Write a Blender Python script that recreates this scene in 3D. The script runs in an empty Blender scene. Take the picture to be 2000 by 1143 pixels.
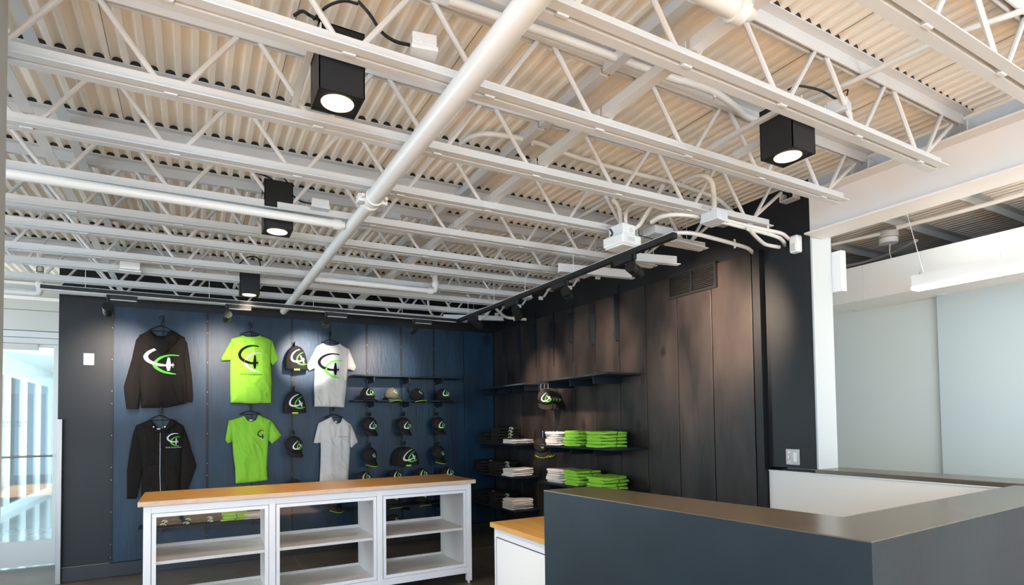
import bpy, bmesh, math, random
import numpy as np
from mathutils import Vector, Matrix, noise
random.seed(7)
S = bpy.context.scene
C = S.collection
# ------------------------------------------------------------------ camera
F, CX, CY = 1111.505, 1000.0, 788.388
YAW, PIT, ROL, H = 0.5126, 0.0325, -0.0137, 1.4
def cam_basis():
    cy, sy, cp, sp, cr, sr = math.cos(YAW), math.sin(YAW), math.cos(PIT), math.sin(PIT), math.cos(ROL), math.sin(ROL)
    f = Vector((sy*cp, cy*cp, sp)); r = Vector((cy, -sy, 0)); u = r.cross(f)
    return cr*r + sr*u, -sr*r + cr*u, f
RT, UP, FW = cam_basis()
cd = bpy.data.cameras.new('camera'); cam = bpy.data.objects.new('camera', cd); C.objects.link(cam)
cd.sensor_width = 36; cd.lens = F*36/2000; cd.shift_y = (CY-571.5)/2000; cd.clip_start = .05
M = Matrix((RT, UP, -FW)).transposed().to_4x4(); M.translation = Vector((0, 0, H)); cam.matrix_world = M
S.camera = cam
def at(px, py, ax, val):
    """where the line of sight through a point of the photo meets the plane x/y/z = val"""
    d = RT*((px-CX)/F) - UP*((py-CY)/F) + FW
    i = 'xyz'.index(ax); o = Vector((0, 0, H)); t = (val-o[i])/d[i]
    return o + d*t
# ------------------------------------------------------------------ world, added fill sun, window light, exposure
S.view_settings.view_transform = 'Standard'; S.view_settings.look = 'None'
S.view_settings.gamma = 1; S.view_settings.use_curve_mapping = False
S.view_settings.exposure = 0.42
W = bpy.data.worlds.new('sky'); S.world = W; W.use_nodes = True
bg = W.node_tree.nodes['Background']; bg.inputs[0].default_value = (.66, .86, 1.0, 1); bg.inputs[1].default_value = 2.6
def fill_sun(e, rot):
    l = bpy.data.lights.new('fill_sun', 'SUN'); l.energy = e; l.angle = .01; l.color = (1, .80, .56)
    o = bpy.data.objects.new('fill_sun', l); o.rotation_euler = rot; C.objects.link(o)
fill_sun(27, (math.radians(50), 0, math.radians(-6)))  # added sun; its patch on the unseen floor lights the ceiling
def area(name, loc, rot, sx, sy, e, col):
    l = bpy.data.lights.new(name, 'AREA'); l.shape = 'RECTANGLE'; l.size = sx; l.size_y = sy; l.energy = e; l.color = col
    o = bpy.data.objects.new(name, l); o.location = loc; o.rotation_euler = rot; C.objects.link(o); return o
R90 = math.pi/2
area('daylight_shopfront', (-1.2, -3.4, 1.45), (R90, 0, 0), 5.2, 2.4, 125, (.40, .68, 1))
area('daylight_side', (-3.9, 1.5, 1.5), (R90, 0, -R90), 6.0, 2.2, 50, (.55, .76, 1))
area('daylight_office', (4.3, -3.4, 1.5), (R90, 0, 0), 1.2, 2.0, 85, (.80, .93, 1))
area('daylight_vestibule', (-3.0, 10.5, 1.6), (R90, 0, -R90), 8, 2.2, 260, (.82, .95, 1))
# ------------------------------------------------------------------ materials
def mat(name, col, rough=.5, metal=0, bump=0, bscale=40, var=0, vscale=6, spec=.5, stretch=None, col2=None, emit=None, estr=0, coat=0):
    m = bpy.data.materials.new(name); m.use_nodes = True; nt = m.node_tree; b = nt.nodes['Principled BSDF']
    b.inputs['Base Color'].default_value = (*col, 1); b.inputs['Roughness'].default_value = rough
    b.inputs['Metallic'].default_value = metal; b.inputs['Specular IOR Level'].default_value = spec
    if coat: b.inputs['Coat Weight'].default_value = coat; b.inputs['Coat Roughness'].default_value = .15
    tc = nt.nodes.new('ShaderNodeTexCoord'); mp = nt.nodes.new('ShaderNodeMapping')
    nt.links.new(tc.outputs['Object'], mp.inputs[0])
    if stretch: mp.inputs['Scale'].default_value = stretch
    if var:
        n = nt.nodes.new('ShaderNodeTexNoise'); n.inputs['Scale'].default_value = vscale; n.inputs['Detail'].default_value = 6
        nt.links.new(mp.outputs[0], n.inputs['Vector'])
        r = nt.nodes.new('ShaderNodeValToRGB'); r.color_ramp.elements[0].position = .3; r.color_ramp.elements[1].position = .72
        c2 = col2 or tuple(min(1, c*(1+var)) for c in col); c1 = tuple(c*(1-var) for c in col)
        r.color_ramp.elements[0].color = (*c1, 1); r.color_ramp.elements[1].color = (*c2, 1)
        nt.links.new(n.outputs['Fac'], r.inputs[0]); nt.links.new(r.outputs[0], b.inputs['Base Color'])
    if bump:
        n2 = nt.nodes.new('ShaderNodeTexNoise'); n2.inputs['Scale'].default_value = bscale; n2.inputs['Detail'].default_value = 4
        nt.links.new(mp.outputs[0], n2.inputs['Vector'])
        bp = nt.nodes.new('ShaderNodeBump'); bp.inputs['Strength'].default_value = bump; bp.inputs['Distance'].default_value = .01
        nt.links.new(n2.outputs['Fac'], bp.inputs['Height']); nt.links.new(bp.outputs[0], b.inputs['Normal'])
    if emit: b.inputs['Emission Color'].default_value = (*emit, 1); b.inputs['Emission Strength'].default_value = estr
    return m
def glass(name, tint, refl=.08):
    m = bpy.data.materials.new(name); m.use_nodes = True; nt = m.node_tree; nt.nodes.clear()
    o = nt.nodes.new('ShaderNodeOutputMaterial'); t = nt.nodes.new('ShaderNodeBsdfTransparent'); g = nt.nodes.new('ShaderNodeBsdfGlossy')
    t.inputs[0].default_value = (*tint, 1); g.inputs['Roughness'].default_value = .02
    x = nt.nodes.new('ShaderNodeMixShader'); fr = nt.nodes.new('ShaderNodeFresnel'); fr.inputs[0].default_value = 1.5
    mth = nt.nodes.new('ShaderNodeMath'); mth.operation = 'MULTIPLY'; mth.inputs[1].default_value = refl/.04
    nt.links.new(fr.outputs[0], mth.inputs[0]); nt.links.new(mth.outputs[0], x.inputs[0])
    nt.links.new(t.outputs[0], x.inputs[1]); nt.links.new(g.outputs[0], x.inputs[2]); nt.links.new(x.outputs[0], o.inputs[0])
    return m
m_deck = mat('painted_roof_deck', (.93, .845, .735), .6, var=.04, vscale=3)
m_steel = mat('white_painted_steel', (.64, .63, .62), .4, bump=.05, bscale=60)
m_pipe = mat('white_painted_pipe', (.76, .74, .71), .35)
m_conduit = mat('painted_conduit', (.74, .70, .65), .4)
m_white = mat('white_wall_paint', (.84, .83, .80), .6, bump=.03, bscale=120)
m_office = mat('pale_green_white_paint', (.72, .77, .74), .6, bump=.03, bscale=120)
m_office_shade = mat('office_paint_blue_shade', (.55, .63, .64), .6, bump=.03, bscale=120)  # office wall paint, darkened and blued to stand for dimmer bluish light
m_beam = mat('cream_painted_beam', (.85, .80, .76), .45, bump=.03, bscale=30)
m_blackwall = mat('black_wall_paint', (.0085, .0095, .012), .45, bump=.08, bscale=90, spec=.4)
m_panel_b = mat('blue_black_stained_plywood', (.006, .030, .062), .45, var=.4, vscale=2.2, bump=.22, bscale=14, stretch=(3, 3, .6), spec=.45)
m_panel_r = mat('dark_brown_stained_plywood', (.026, .020, .018), .42, var=.75, vscale=2.6, bump=.3, bscale=9, stretch=(1.6, 1.6, .6), spec=.4)
m_base = mat('black_baseboard', (.02, .021, .024), .4, bump=.05)
m_counter = mat('charcoal_laminate', (.012, .021, .030), .45, var=.25, vscale=2.5, bump=.05, bscale=30, spec=.3)
m_ctop_refl = mat('charcoal_tan_reflection', (.095, .075, .050), .24, var=.15, vscale=5, bump=.03, bscale=20, spec=.8)  # charcoal laminate with the ceiling's tan reflection put into its base colour
m_wood = mat('oiled_maple_butcher_block', (.62, .30, .07), .28, var=.22, vscale=5, stretch=(1, 14, 14), bump=.05, bscale=20)
m_woodedge = mat('butcher_block_edge', (.62, .44, .33), .4, var=.1, vscale=8, stretch=(2, 2, 10))
m_tablewhite = mat('white_lacquered_steel', (.80, .80, .84), .28)
m_shelfwhite = mat('white_melamine', (.92, .87, .82), .4)
m_black = mat('matt_black_metal', (.010, .010, .011), .45, spec=.35)
m_blacksat = mat('satin_black_can', (.010, .010, .011), .38, spec=.45)
m_bracket = mat('black_blue_bracket', (.008, .013, .020), .45, spec=.4)
m_chrome = mat('bright_chrome', (.85, .85, .86), .15, 1)
m_stain = mat('brushed_stainless', (.36, .34, .33), .4, 1, var=.08, vscale=3, stretch=(20, 20, 1))
m_alu = mat('clear_anodised_aluminium', (.50, .49, .47), .45, .6)
m_hood = mat('black_sweatshirt_cloth', (.020, .016, .014), .95, bump=.25, bscale=160, spec=.15)
m_lime = mat('lime_green_jersey', (.30, .64, .055), .85, bump=.15, bscale=140, spec=.15)
m_tee = mat('white_jersey', (.70, .65, .61), .85, bump=.15, bscale=140, spec=.15)
m_collar_l = mat('lime_rib_collar', (.30, .78, .05), .9)
m_cap = mat('black_cap_cloth', (.026, .020, .018), .85, bump=.2, bscale=200, spec=.2)
m_capgrey = mat('khaki_grey_cap_cloth', (.17, .15, .10), .85, bump=.2, bscale=200)
m_pw = mat('white_thread', (.80, .80, .80), .6)
m_pg = mat('green_thread', (.10, .80, .03), .6)
m_pk = mat('black_ink', (.006, .005, .005), .8, spec=.15)
m_pgrey = mat('grey_ink', (.55, .60, .52), .6)
m_floor = mat('dark_polished_concrete', (.105, .088, .068), .36, var=.3, vscale=3.5, bump=.05, bscale=40)
m_joint = mat('pale_floor_joint', (.30, .26, .21), .6)
m_floor_bounce = mat('warm_bounce_floor', (.55, .39, .24), .6, var=.1)
m_vfloor = mat('polished_vestibule_concrete', (.42, .45, .45), .08, var=.1, vscale=3, coat=.4)
m_vwall = mat('vestibule_white', (.86, .90, .90), .5)
m_glass = glass('clear_glass', (.96, .98, .98), .04)
m_caseglass = glass('display_case_glass', (.94, .94, .95), .010)
m_lamp = mat('lit_lamp', (1, 1, 1), .5, emit=(1, .88, .68), estr=40)
m_ring = mat('lamp_reflector', (.85, .8, .7), .2, .8, emit=(1, .8, .5), estr=1.2)
m_led = mat('lit_diffuser', (1, 1, 1), .5, emit=(1, .97, .90), estr=3.2)
m_plate = mat('white_plastic', (.85, .85, .84), .35)
m_greybox = mat('galvanised_box_paint', (.66, .68, .70), .45)
m_rubber = mat('black_cable', (.012, .012, .012), .5)
m_zip = mat('zip_metal', (.6, .6, .62), .35, .8)
m_dark = mat('dark_recess', (.006, .006, .006), .8)
m_vent = mat('black_grille', (.010, .010, .010), .4)
m_neon = mat('lime_piping', (.45, .75, .04), .6)
m_letter = mat('frosted_lettering', (.25, .28, .28), .6)
m_tan = mat('tan_closer_cover', (.50, .49, .46), .5)
# ------------------------------------------------------------------ mesh helpers
class MB:
    def __init__(s): s.v = []; s.f = []; s.m = []; s.mi = 0
    def add(s, vs, fs):
        o = len(s.v); s.v += [tuple(x) for x in vs]
        for f in fs: s.f.append(tuple(i+o for i in f)); s.m.append(s.mi)
        return s
    def box(s, x0, x1, y0, y1, z0, z1):
        x0, x1 = min(x0, x1), max(x0, x1); y0, y1 = min(y0, y1), max(y0, y1); z0, z1 = min(z0, z1), max(z0, z1)
        v = [(x, y, z) for z in (z0, z1) for x, y in ((x0, y0), (x1, y0), (x1, y1), (x0, y1))]
        return s.add(v, [(3, 2, 1, 0), (4, 5, 6, 7), (0, 1, 5, 4), (1, 2, 6, 5), (2, 3, 7, 6), (3, 0, 4, 7)])
    def bbox(s, x0, x1, y0, y1, z0, z1, b=.004):
        """box with chamfered edges"""
        x0, x1 = min(x0, x1), max(x0, x1); y0, y1 = min(y0, y1), max(y0, y1); z0, z1 = min(z0, z1), max(z0, z1)
        bm = bmesh.new(); bmesh.ops.create_cube(bm, size=1)
        for v in bm.verts: v.co = Vector(((x0+x1)/2+v.co.x*(x1-x0), (y0+y1)/2+v.co.y*(y1-y0), (z0+z1)/2+v.co.z*(z1-z0)))
        bmesh.ops.bevel(bm, geom=bm.edges[:], offset=min(b, .45*min(x1-x0, y1-y0, z1-z0)), segments=2, affect='EDGES', profile=.5)
        bm.verts.index_update(); s.add([v.co[:] for v in bm.verts], [tuple(v.index for v in f.verts) for f in bm.faces]); bm.free(); return s
    def bar(s, a, b, w, h, up=(0, 0, 1)):
        a, b = Vector(a), Vector(b); d = (b-a).normalized(); u = Vector(up); r = d.cross(u)
        if r.length < 1e-4: r = d.cross(Vector((0, 1, 0)))
        r.normalize(); u = r.cross(d)
        v = []
        for p in (a, b):
            for i, j in ((-1, -1), (1, -1), (1, 1), (-1, 1)): v.append(p + r*(i*w/2) + u*(j*h/2))
        return s.add(v, [(0, 1, 2, 3), (7, 6, 5, 4), (0, 4, 5, 1), (1, 5, 6, 2), (2, 6, 7, 3), (3, 7, 4, 0)])
    def tube(s, pts, r, n=10, cap=True):
        pts = [Vector(p) for p in pts]; rs = r if isinstance(r, (list, tuple)) else [r]*len(pts)
        o = len(s.v); ref = None
        for i, p in enumerate(pts):
            d = (pts[min(i+1, len(pts)-1)] - pts[max(i-1, 0)]).normalized()
            if ref is None: ref = d.cross(Vector((0, 0, 1))) if abs(d.z) < .95 else d.cross(Vector((0, 1, 0)))
            a = (ref - d*ref.dot(d)).normalized(); ref = a; b = d.cross(a)
            for k in range(n):
                t = 2*math.pi*k/n; s.v.append(tuple(p + (a*math.cos(t)+b*math.sin(t))*rs[i]))
        for i in range(len(pts)-1):
            for k in range(n):
                s.f.append((o+i*n+k, o+i*n+(k+1) % n, o+(i+1)*n+(k+1) % n, o+(i+1)*n+k)); s.m.append(s.mi)
        if cap:
            s.f.append(tuple(o+k for k in range(n))[::-1]); s.m.append(s.mi)
            e = o+(len(pts)-1)*n; s.f.append(tuple(e+k for k in range(n))); s.m.append(s.mi)
        return s
    def prism(s, poly, f0, f1):
        """poly: 2-D points; f0, f1 map a 2-D point onto the two end faces"""
        n = len(poly); v = [f0(p) for p in poly] + [f1(p) for p in poly]
        return s.add(v, [tuple(range(n))[::-1], tuple(range(n, 2*n))] + [(i, (i+1) % n, n+(i+1) % n, n+i) for i in range(n)])
    def build(s, name, mt, parent=None, smooth=False, at_base=None):
        me = bpy.data.meshes.new(name); me.from_pydata(s.v, [], s.f)
        for x in (mt if isinstance(mt, (list, tuple)) else [mt]): me.materials.append(x)
        if any(s.m): me.polygons.foreach_set('material_index', s.m)
        bm = bmesh.new(); bm.from_mesh(me); bmesh.ops.recalc_face_normals(bm, faces=bm.faces[:]); bm.to_mesh(me); bm.free()
        if smooth:
            me.polygons.foreach_set('use_smooth', [True]*len(me.polygons))
            try: me.set_sharp_from_angle(angle=math.radians(38))
            except Exception: pass
        o = bpy.data.objects.new(name, me); C.objects.link(o)
        if parent: o.parent = parent; o.matrix_parent_inverse = Matrix.Translation(parent.location).inverted() if parent.get('_w') else Matrix()
        return o
def spline(pts, n=8):
    """Catmull-Rom through points"""
    P = [Vector(p) for p in pts]; P = [P[0]*2-P[1]] + P + [P[-1]*2-P[-2]]; out = []
    for i in range(1, len(P)-2):
        for k in range(n):
            t = k/n; a, b, c, d = P[i-1:i+3]
            out.append(.5*((2*b)+(c-a)*t+(2*a-5*b+4*c-d)*t*t+(-a+3*b-3*c+d)*t**3))
    return out + [P[-2]]
def thing(name, label, cat, loc=(0, 0, 0), group=None, world=True):
    """Empty at a thing's base; its parts are built in world coordinates when world is True"""
    o = bpy.data.objects.new(name, None); C.objects.link(o); o.location = loc; o.empty_display_size = .05
    o['label'] = label; o['category'] = cat
    if group: o['group'] = group
    if world: o['_w'] = 1
    return o
def tag(o, label, cat, group=None):
    o['label'] = label; o['category'] = cat
    if group: o['group'] = group
    return o
def struct(mb, name, mt, parent=None):
    o = mb.build(name, mt, parent)
    if not parent: o['kind'] = 'structure'
    return o
def copy_tree(o, parent=None):
    c = o.copy(); C.objects.link(c)
    if parent: c.parent = parent
    for ch in [x for x in list(C.objects) if x.parent == o]: copy_tree(ch, c)
    return c
KIDS = {}
def dup(root, kids, loc, rot=(0, 0, 0), label=None, scale=None):
    r = root.copy(); C.objects.link(r); r.location = loc; r.rotation_euler = rot
    if label: r['label'] = label
    if scale: r.scale = scale
    for k in kids:
        c = k.copy(); C.objects.link(c); c.parent = r
    return r
# ------------------------------------------------------------------ room shell
YW, YP, XR, XP, ZD = 6.56, 6.54, 3.433, 3.415, 2.93
XL, YF = -4.0, -3.5
XE = -1.067                                   # left end of the black back wall
struct(MB().box(XL, 8, .35, 7.45, -.06, 0), 'floor', m_floor)
struct(MB().box(XL, 8, -3.6, .35, -.06, 0), 'floor_bounce', m_floor_bounce)  # unseen floor, coloured pale and warm to bounce sun onto the ceiling
struct(MB().box(-4.4, -.9, 7.45, 16.6, -.06, 0), 'floor_vestibule', m_vfloor)
mb = MB()
for y in (5.75,): mb.box(-1, 3.4, y-.004, y+.004, 0, .0015)
for x in (.95,): mb.box(x-.004, x+.004, 1, 6.5, 0, .0015)
struct(mb, 'trim_1', m_joint)
YD = 7.38                                     # storefront plane, set back behind the end of the black wall
YDK = YD+.02
# corrugated roof deck, ribs along y
PIT_D, AMP = .0635, .019
prof = [(0, 0)]+[(.17+.66*k/8, math.sqrt(max(0, 1-(k/4-1)**2))**.9) for k in range(9)]
xs = []
x = XL-.5
while x < 8.3:
    for u, h in prof: xs.append((x+u*PIT_D, ZD+h*AMP))
    x += PIT_D
v = []; f = []
for (px, pz) in xs: v += [(px, -3.6, pz), (px, YDK, pz)]
for i in range(len(xs)-1): f.append((2*i, 2*i+1, 2*i+3, 2*i+2))
o = len(v)
for (px, pz) in xs: v += [(px, -3.6, pz+.004), (px, YDK, pz+.004)]
for i in range(len(xs)-1): f.append((o+2*i+2, o+2*i+3, o+2*i+1, o+2*i))
ck = MB().add(v, f).build('ceiling', m_deck, None, True); ck['kind'] = 'structure'; m_flute_shade = mat('unpainted_deck_shade', (.010, .012, .014), .6)
mb = MB()                                     # side laps of the deck sheets
for k in range(-4, 11):
    xx = -.30 + k*.635
    mb.box(xx-.0015, xx+.0015, -3.5, YW, ZD-.002, ZD+.001)
struct(mb, 'trim_2', mat('deck_lap_line', (.30, .25, .20), .8))
struct(MB().box(XL-.6, 8.5, -3.6, YDK+.05, ZD+.05, ZD+.2), 'ceiling_roof', m_dark)
# back wall
def knots(m, sc):
    nt = m.node_tree; b = nt.nodes['Principled BSDF']; src = b.inputs['Base Color'].links[0].from_socket
    tc = nt.nodes.new('ShaderNodeTexCoord'); nz = nt.nodes.new('ShaderNodeTexNoise'); nz.inputs['Scale'].default_value = 7
    mx = nt.nodes.new('ShaderNodeMixRGB'); mx.inputs[0].default_value = .06
    mp = nt.nodes.new('ShaderNodeMapping'); mp.inputs['Scale'].default_value = sc
    vo = nt.nodes.new('ShaderNodeTexVoronoi'); vo.inputs['Scale'].default_value = 1
    nt.links.new(tc.outputs['Object'], mx.inputs[1]); nt.links.new(tc.outputs['Object'], nz.inputs[0]); nt.links.new(nz.outputs['Color'], mx.inputs[2])
    nt.links.new(mx.outputs[0], mp.inputs[0]); nt.links.new(mp.outputs[0], vo.inputs['Vector'])
    r = nt.nodes.new('ShaderNodeValToRGB'); r.color_ramp.elements[0].position = .05; r.color_ramp.elements[0].color = (.25, .22, .22, 1); r.color_ramp.elements[1].position = .16; r.color_ramp.elements[1].color = (1, 1, 1, 1)
    nt.links.new(vo.outputs['Distance'], r.inputs[0]); ml = nt.nodes.new('ShaderNodeMixRGB'); ml.blend_type = 'MULTIPLY'; ml.inputs[0].default_value = 1
    nt.links.new(src, ml.inputs[1]); nt.links.new(r.outputs[0], ml.inputs[2]); nt.links.new(ml.outputs[0], b.inputs['Base Color'])
knots(m_panel_r, (4, 4, 2.6)); knots(m_panel_b, (2.5, 2.5, 1.5))
wb = struct(MB().box(XE, XR+.2, YW, YW+.15, 0, ZD+.05), 'wall_back', m_blackwall)
bsX = [at(p, 760, 'y', YP).x for p in (219, 405, 570, 717, 784, 848, 907)]
ZPT, ZPB = 2.555, .132
edges = bsX + [XP]
for a, b in zip(edges[:-1], edges[1:]):
    MB().bbox(a+.004, b-.004, YP, YW+.002, ZPB, ZPT, .002).build('panel', m_panel_b, wb)
struct(MB().bbox(XE, XP, YP-.004, YW+.002, 0, ZPB-.004, .003), 'baseboard_back', m_base)
struct(MB().box(XE, bsX[0], YP+.003, YW+.001, ZPB-.003, ZPB+.001), 'trim_3', m_joint)
# right wall
Yend = 2.196
wr = struct(MB().box(XR, XR+.2, Yend, YW, 1.075, ZD+.05).box(XR, XR+.2, 2.54, YW, 0, 1.076), 'wall_right', m_blackwall)
rsY = [at(p, 740, 'x', XP).y for p in (989, 1017, 1048, 1083, 1121, 1164, 1211, 1263, 1325, 1393, 1473)]
redge = [YP-.01] + rsY
for a, b in zip(redge[:-1], redge[1:]):
    MB().bbox(XP, XR+.002, b+.004, a-.004, ZPB, ZPT+.01, .002).build('panel', m_panel_r, wr)
struct(MB().bbox(XP-.004, XR+.002, 2.6, YP-.02, 0, ZPB-.004, .003), 'baseboard_right', m_base)
struct(MB().box(XP-.006, XR+.001, 2.585, 2.612, 0, 2.56).box(XP-.03, XR+.001, 2.535, 2.58, 0, 2.56), 'trim_4', m_black)
# jamb, low wall with ledge, wainscot
m_jamb = mat('pale_jamb_paint', (.56, .59, .60), .6)
struct(MB().box(XR+.003, XR+.206, Yend-.012, Yend, 1.075, ZD).box(XR+.2, XR+.206, Yend, YW, 0, ZD), 'wall_jamb', m_jamb)
struct(MB().box(XR, XR+.2, -3.5, Yend+.34, 0, 1.048), 'wall_low', m_white)
struct(MB().box(7.9, 8.0, -3.6, 7.4, 0, ZD).box(3.6, 8, 7.3, 7.4, 0, ZD).box(5.3, 8, -3.6, -3.5, 0, ZD), 'wall_office_far', m_office_shade)
struct(MB().bbox(XR-.012, XR+.004, -3.4, 2.53, 0, 1.045, .002).box(XR-.018, XR, -3.4, 2.53, 1.045, 1.052), 'wall_wainscot', m_white)
lg = MB().bbox(XR-.02, XR+.26, -3.4, Yend, 1.052, 1.076, .003).build('counter_ledge', m_ctop_refl); tag(lg, 'long dark ledge capping the low white wall below the wide opening', 'ledge')
# window walls out of view
struct(MB().box(XL-.15, XL, -3.6, 0, 0, ZD).box(XL-.15, XL, 4.2, YW+.1, 0, ZD).box(XL-.15, XL, 0, 4.2, 0, .5).box(XL-.15, XL, 0, 4.2, 2.6, ZD), 'wall_left', m_white)
mb = MB().box(XL-.15, 5.4, YF-.12, YF, 2.72, ZD+.02).box(XL-.15, XL+.1, YF-.12, YF, 0, ZD).box(1.5, 3.75, YF-.12, YF, 0, ZD).box(5.0, 5.4, YF-.12, YF, 0, ZD)  # unseen solid stretch at the right, added to hold light off the counter
for k in range(1, 5): mb.box(XL+k*1.2-.03, XL+k*1.2+.03, YF-.1, YF-.02, 0, 2.75)
struct(mb, 'wall_front', m_white)
# storefront wall with the door to the vestibule (left of the black wall)
zH = at(60, 671, 'y', YD).z
z1, z2, z3, z4 = [at(60, p, 'y', YD).z for p in (646.5, 671, 606, 590)]
struct(MB().box(XL, XE, YD, YD+.12, z1+.004, z3-.004).box(XE, XE+.3, YW+.15, YD+.12, 0, ZD).box(XL, XE, YD, YD+.12, z3+.003, ZD+.05)
       .box(XL, XE, YD+.02, YD+.12, z3-.004, z3+.003), 'wall_header', m_tan)
struct(MB().box(XL, XE, YD-.03, YD, z4+.02, z4+.05).box(XL, XE-.002, YD-.05, YD, z4+.16, z4+.19), 'trim_5', m_white)
fr = MB().box(XL, XE, YD, YD+.10, zH+.062, z1-.003).box(XL, XE, YD+.01, YD+.10, zH, zH+.058).box(at(111.5,850,'y',YD).x+.002, XE+.3, YD-.002, YD+.10, 0, zH+.06).box(-2.35, -2.30, YD, YD+.1, 0, zH)
d1 = struct(fr, 'door_1', m_alu)
XJ = at(111.5, 850, 'y', YD).x
gx = at(104, 850, 'y', YD+.03).x; zb = at(60, 1056, 'y', YD+.03).z; zbb = at(60, 1104, 'y', YD+.03).z
MB().box(gx, XJ, YD+.01, YD+.05, zbb, zH-.005).box(-2.29, -2.25, YD+.01, YD+.05, zbb, zH-.005).box(-2.25, gx, YD+.01, YD+.05, zbb, zb).box(-2.25, gx, YD+.01, YD+.05, zH-.03, zH-.005).build('door_leaf', m_alu, d1); dl = [o_ for o_ in C.objects if o_.name.startswith('door_leaf')][-1]
MB().box(-2.25, gx, YD+.025, YD+.032, zb, zH-.03).build('glass_pane', m_glass, dl)
zc = at(60, 892, 'y', YD-.03).z
MB().tube([(-2.24, YD-.03, zc), (gx+.01, YD-.03, zc)], .009, 8).bar((gx+.004, YD-.03, zc), (gx+.004, YD+.02, zc), .016, .016).build('push_bar', m_chrome, dl)
xc = at(76, 677, 'y', YD).x
MB().bbox(-2.05, xc, YD-.03, YD+.008, at(60, 684, 'y', YD).z, zH-.008, .004).build('door_closer', m_tan, dl)
def text_mesh(txt, size, mt, fn, name, parent, ext=.0006, align='CENTER'):
    cu = bpy.data.curves.new('t', 'FONT'); cu.body = txt; cu.size = size; cu.align_x = align; cu.extrude = 0; cu.resolution_u = 3
    o = bpy.data.objects.new('t', cu); C.objects.link(o); bpy.context.view_layer.update()
    me = bpy.data.meshes.new_from_object(o.evaluated_get(bpy.context.evaluated_depsgraph_get())); bpy.data.objects.remove(o)
    for vv in me.vertices: vv.co = fn(vv.co.x, vv.co.y)
    me.name = name; me.materials.clear(); me.materials.append(mt)
    ob = bpy.data.objects.new(name, me); C.objects.link(ob)
    if parent:
        ob.parent = parent
        if parent.get('_w'): ob.matrix_parent_inverse = Matrix.Translation(parent.location).inverted()
    return ob
p0 = at(53, 828, 'y', YD+.02)
text_mesh('EMPLOYEES ONLY', .040, m_letter, lambda a, b: Vector((p0.x+a, YD+.022, p0.z+b)), 'door_lettering', d1, align='RIGHT')
q1 = at(40, 832, 'y', YD+.02)
MB().bar((-2.0, YD+.02, q1.z), (q1.x-.01, YD+.02, q1.z), .002, .004).tube([(q1.x+.008*math.cos(t), YD+.02, q1.z+.008*math.sin(t)) for t in [k*math.pi/6 for k in range(13)]], .0018, 5, False).build('etched_line', m_letter, d1)
# stainless slab post
a = at(111, 819, 'y', 6.49); b = at(121.5, 819, 'y', 6.49)
tag(MB().bbox(a.x, b.x, 6.49, 6.545, 0, a.z, .002).build('door_post', m_stain), 'waist-high brushed stainless slab standing beside the glass door', 'post')
# vestibule beyond the door
struct(MB().box(-2.95, -.9, 15.9, 16.05, 0, 3.0).box(-1.02, -.9, YD+.15, 16, 0, 3.0), 'wall_vestibule', m_vwall)
struct(MB().box(-4.4, -.9, YD+.12, 16.05, 2.62, 2.7).bar((-2.9, 8.3, 2.50), (-.95, 10.2, 2.50), .25, .25), 'ceiling_vestibule', m_vwall)
mb = MB().box(-2.78, -2.66, YD+.12, 15.9, 0, .11).box(-2.78, -2.68, YD+.12, 15.9, 2.30, 2.62)
for yy in (8.1, 9.2, 10.3, 11.4, 12.5, 13.6, 14.7, 15.8): mb.box(-2.77, -2.67, yy-.05, yy+.05, .1, 2.32)
wv = struct(mb, 'window_1', m_vwall)
for i, yy in enumerate((8.1, 9.2, 10.3, 11.4, 12.5, 13.6, 14.7)): MB().box(-2.73, -2.722, yy+.05, yy+1.05, .1, 2.32).build('window_pane', m_glass, wv)
d2 = struct(MB().box(-2.64, -2.56, 15.84, 15.9, 0, 2.15).box(-1.9, -1.82, 15.84, 15.9, 0, 2.15).box(-2.56, -1.9, 15.84, 15.9, 2.07, 2.15), 'door_2', m_alu)
MB().box(-2.56, -1.9, 15.86, 15.89, .02, 2.07).build('door_leaf', mat('grey_door', (.45, .50, .52), .5), d2)
MB().tube([(-2.5, 15.82, 1.0), (-2.38, 15.82, 1.0)], .012, 6).build('door_handle', m_chrome, d2)
# office beyond the opening
XO = 4.92
struct(MB().box(XO, XO+.1, 2.133, 7, 0, 2.40), 'wall_office', m_office)
struct(MB().box(XO-.05, XO+.1, -3.6, 2.133, 0, 2.40), 'wall_office_near', m_office_shade)
struct(MB().box(XR+.2, XO+.1, 4.4, 4.5, 0, 2.5), 'wall_office_end', m_office)
sf = struct(MB().bbox(4.49, XO+.05, -3.4, 4.4, 2.30, 2.57, .002), 'ceiling_soffit', m_white)
for p in ((1678, 607), (1841, 577.5)):
    q = at(*p, 'z', 2.298); MB().tube([(q.x-.04, q.y, 2.3005), (q.x-.04, q.y, 2.296)], .035, 16).build('sprinkler_cap', m_greybox, sf)
for yy in (1.6, 2.05, 2.45): MB().box(4.4885, 4.4915, yy-.0015, yy+.0015, 2.302, 2.568).build('soffit_seam', m_greybox, sf)
# steel beam over the opening
bmth = thing('steel_beam', 'deep cream-painted steel beam spanning above the wide opening', 'beam', (XR, 2.17, 2.55))
MB().box(XR-.005, XR+.005, -3.5, 2.19, 2.555, 2.805).build('web', m_beam, bmth)
MB().bbox(XR-.10, XR+.10, -3.5, 2.17, 2.546, 2.558, .003).build('bottom_flange', m_beam, bmth)
MB().bbox(XR-.10, XR+.10, -3.5, 2.19, 2.80, 2.812, .003).build('top_flange', m_beam, bmth)
MB().box(XR-.004, XR+.03, -3.4, 2.19, 2.812, ZD-.02).build('closure_strip', m_greybox, bmth)
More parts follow.
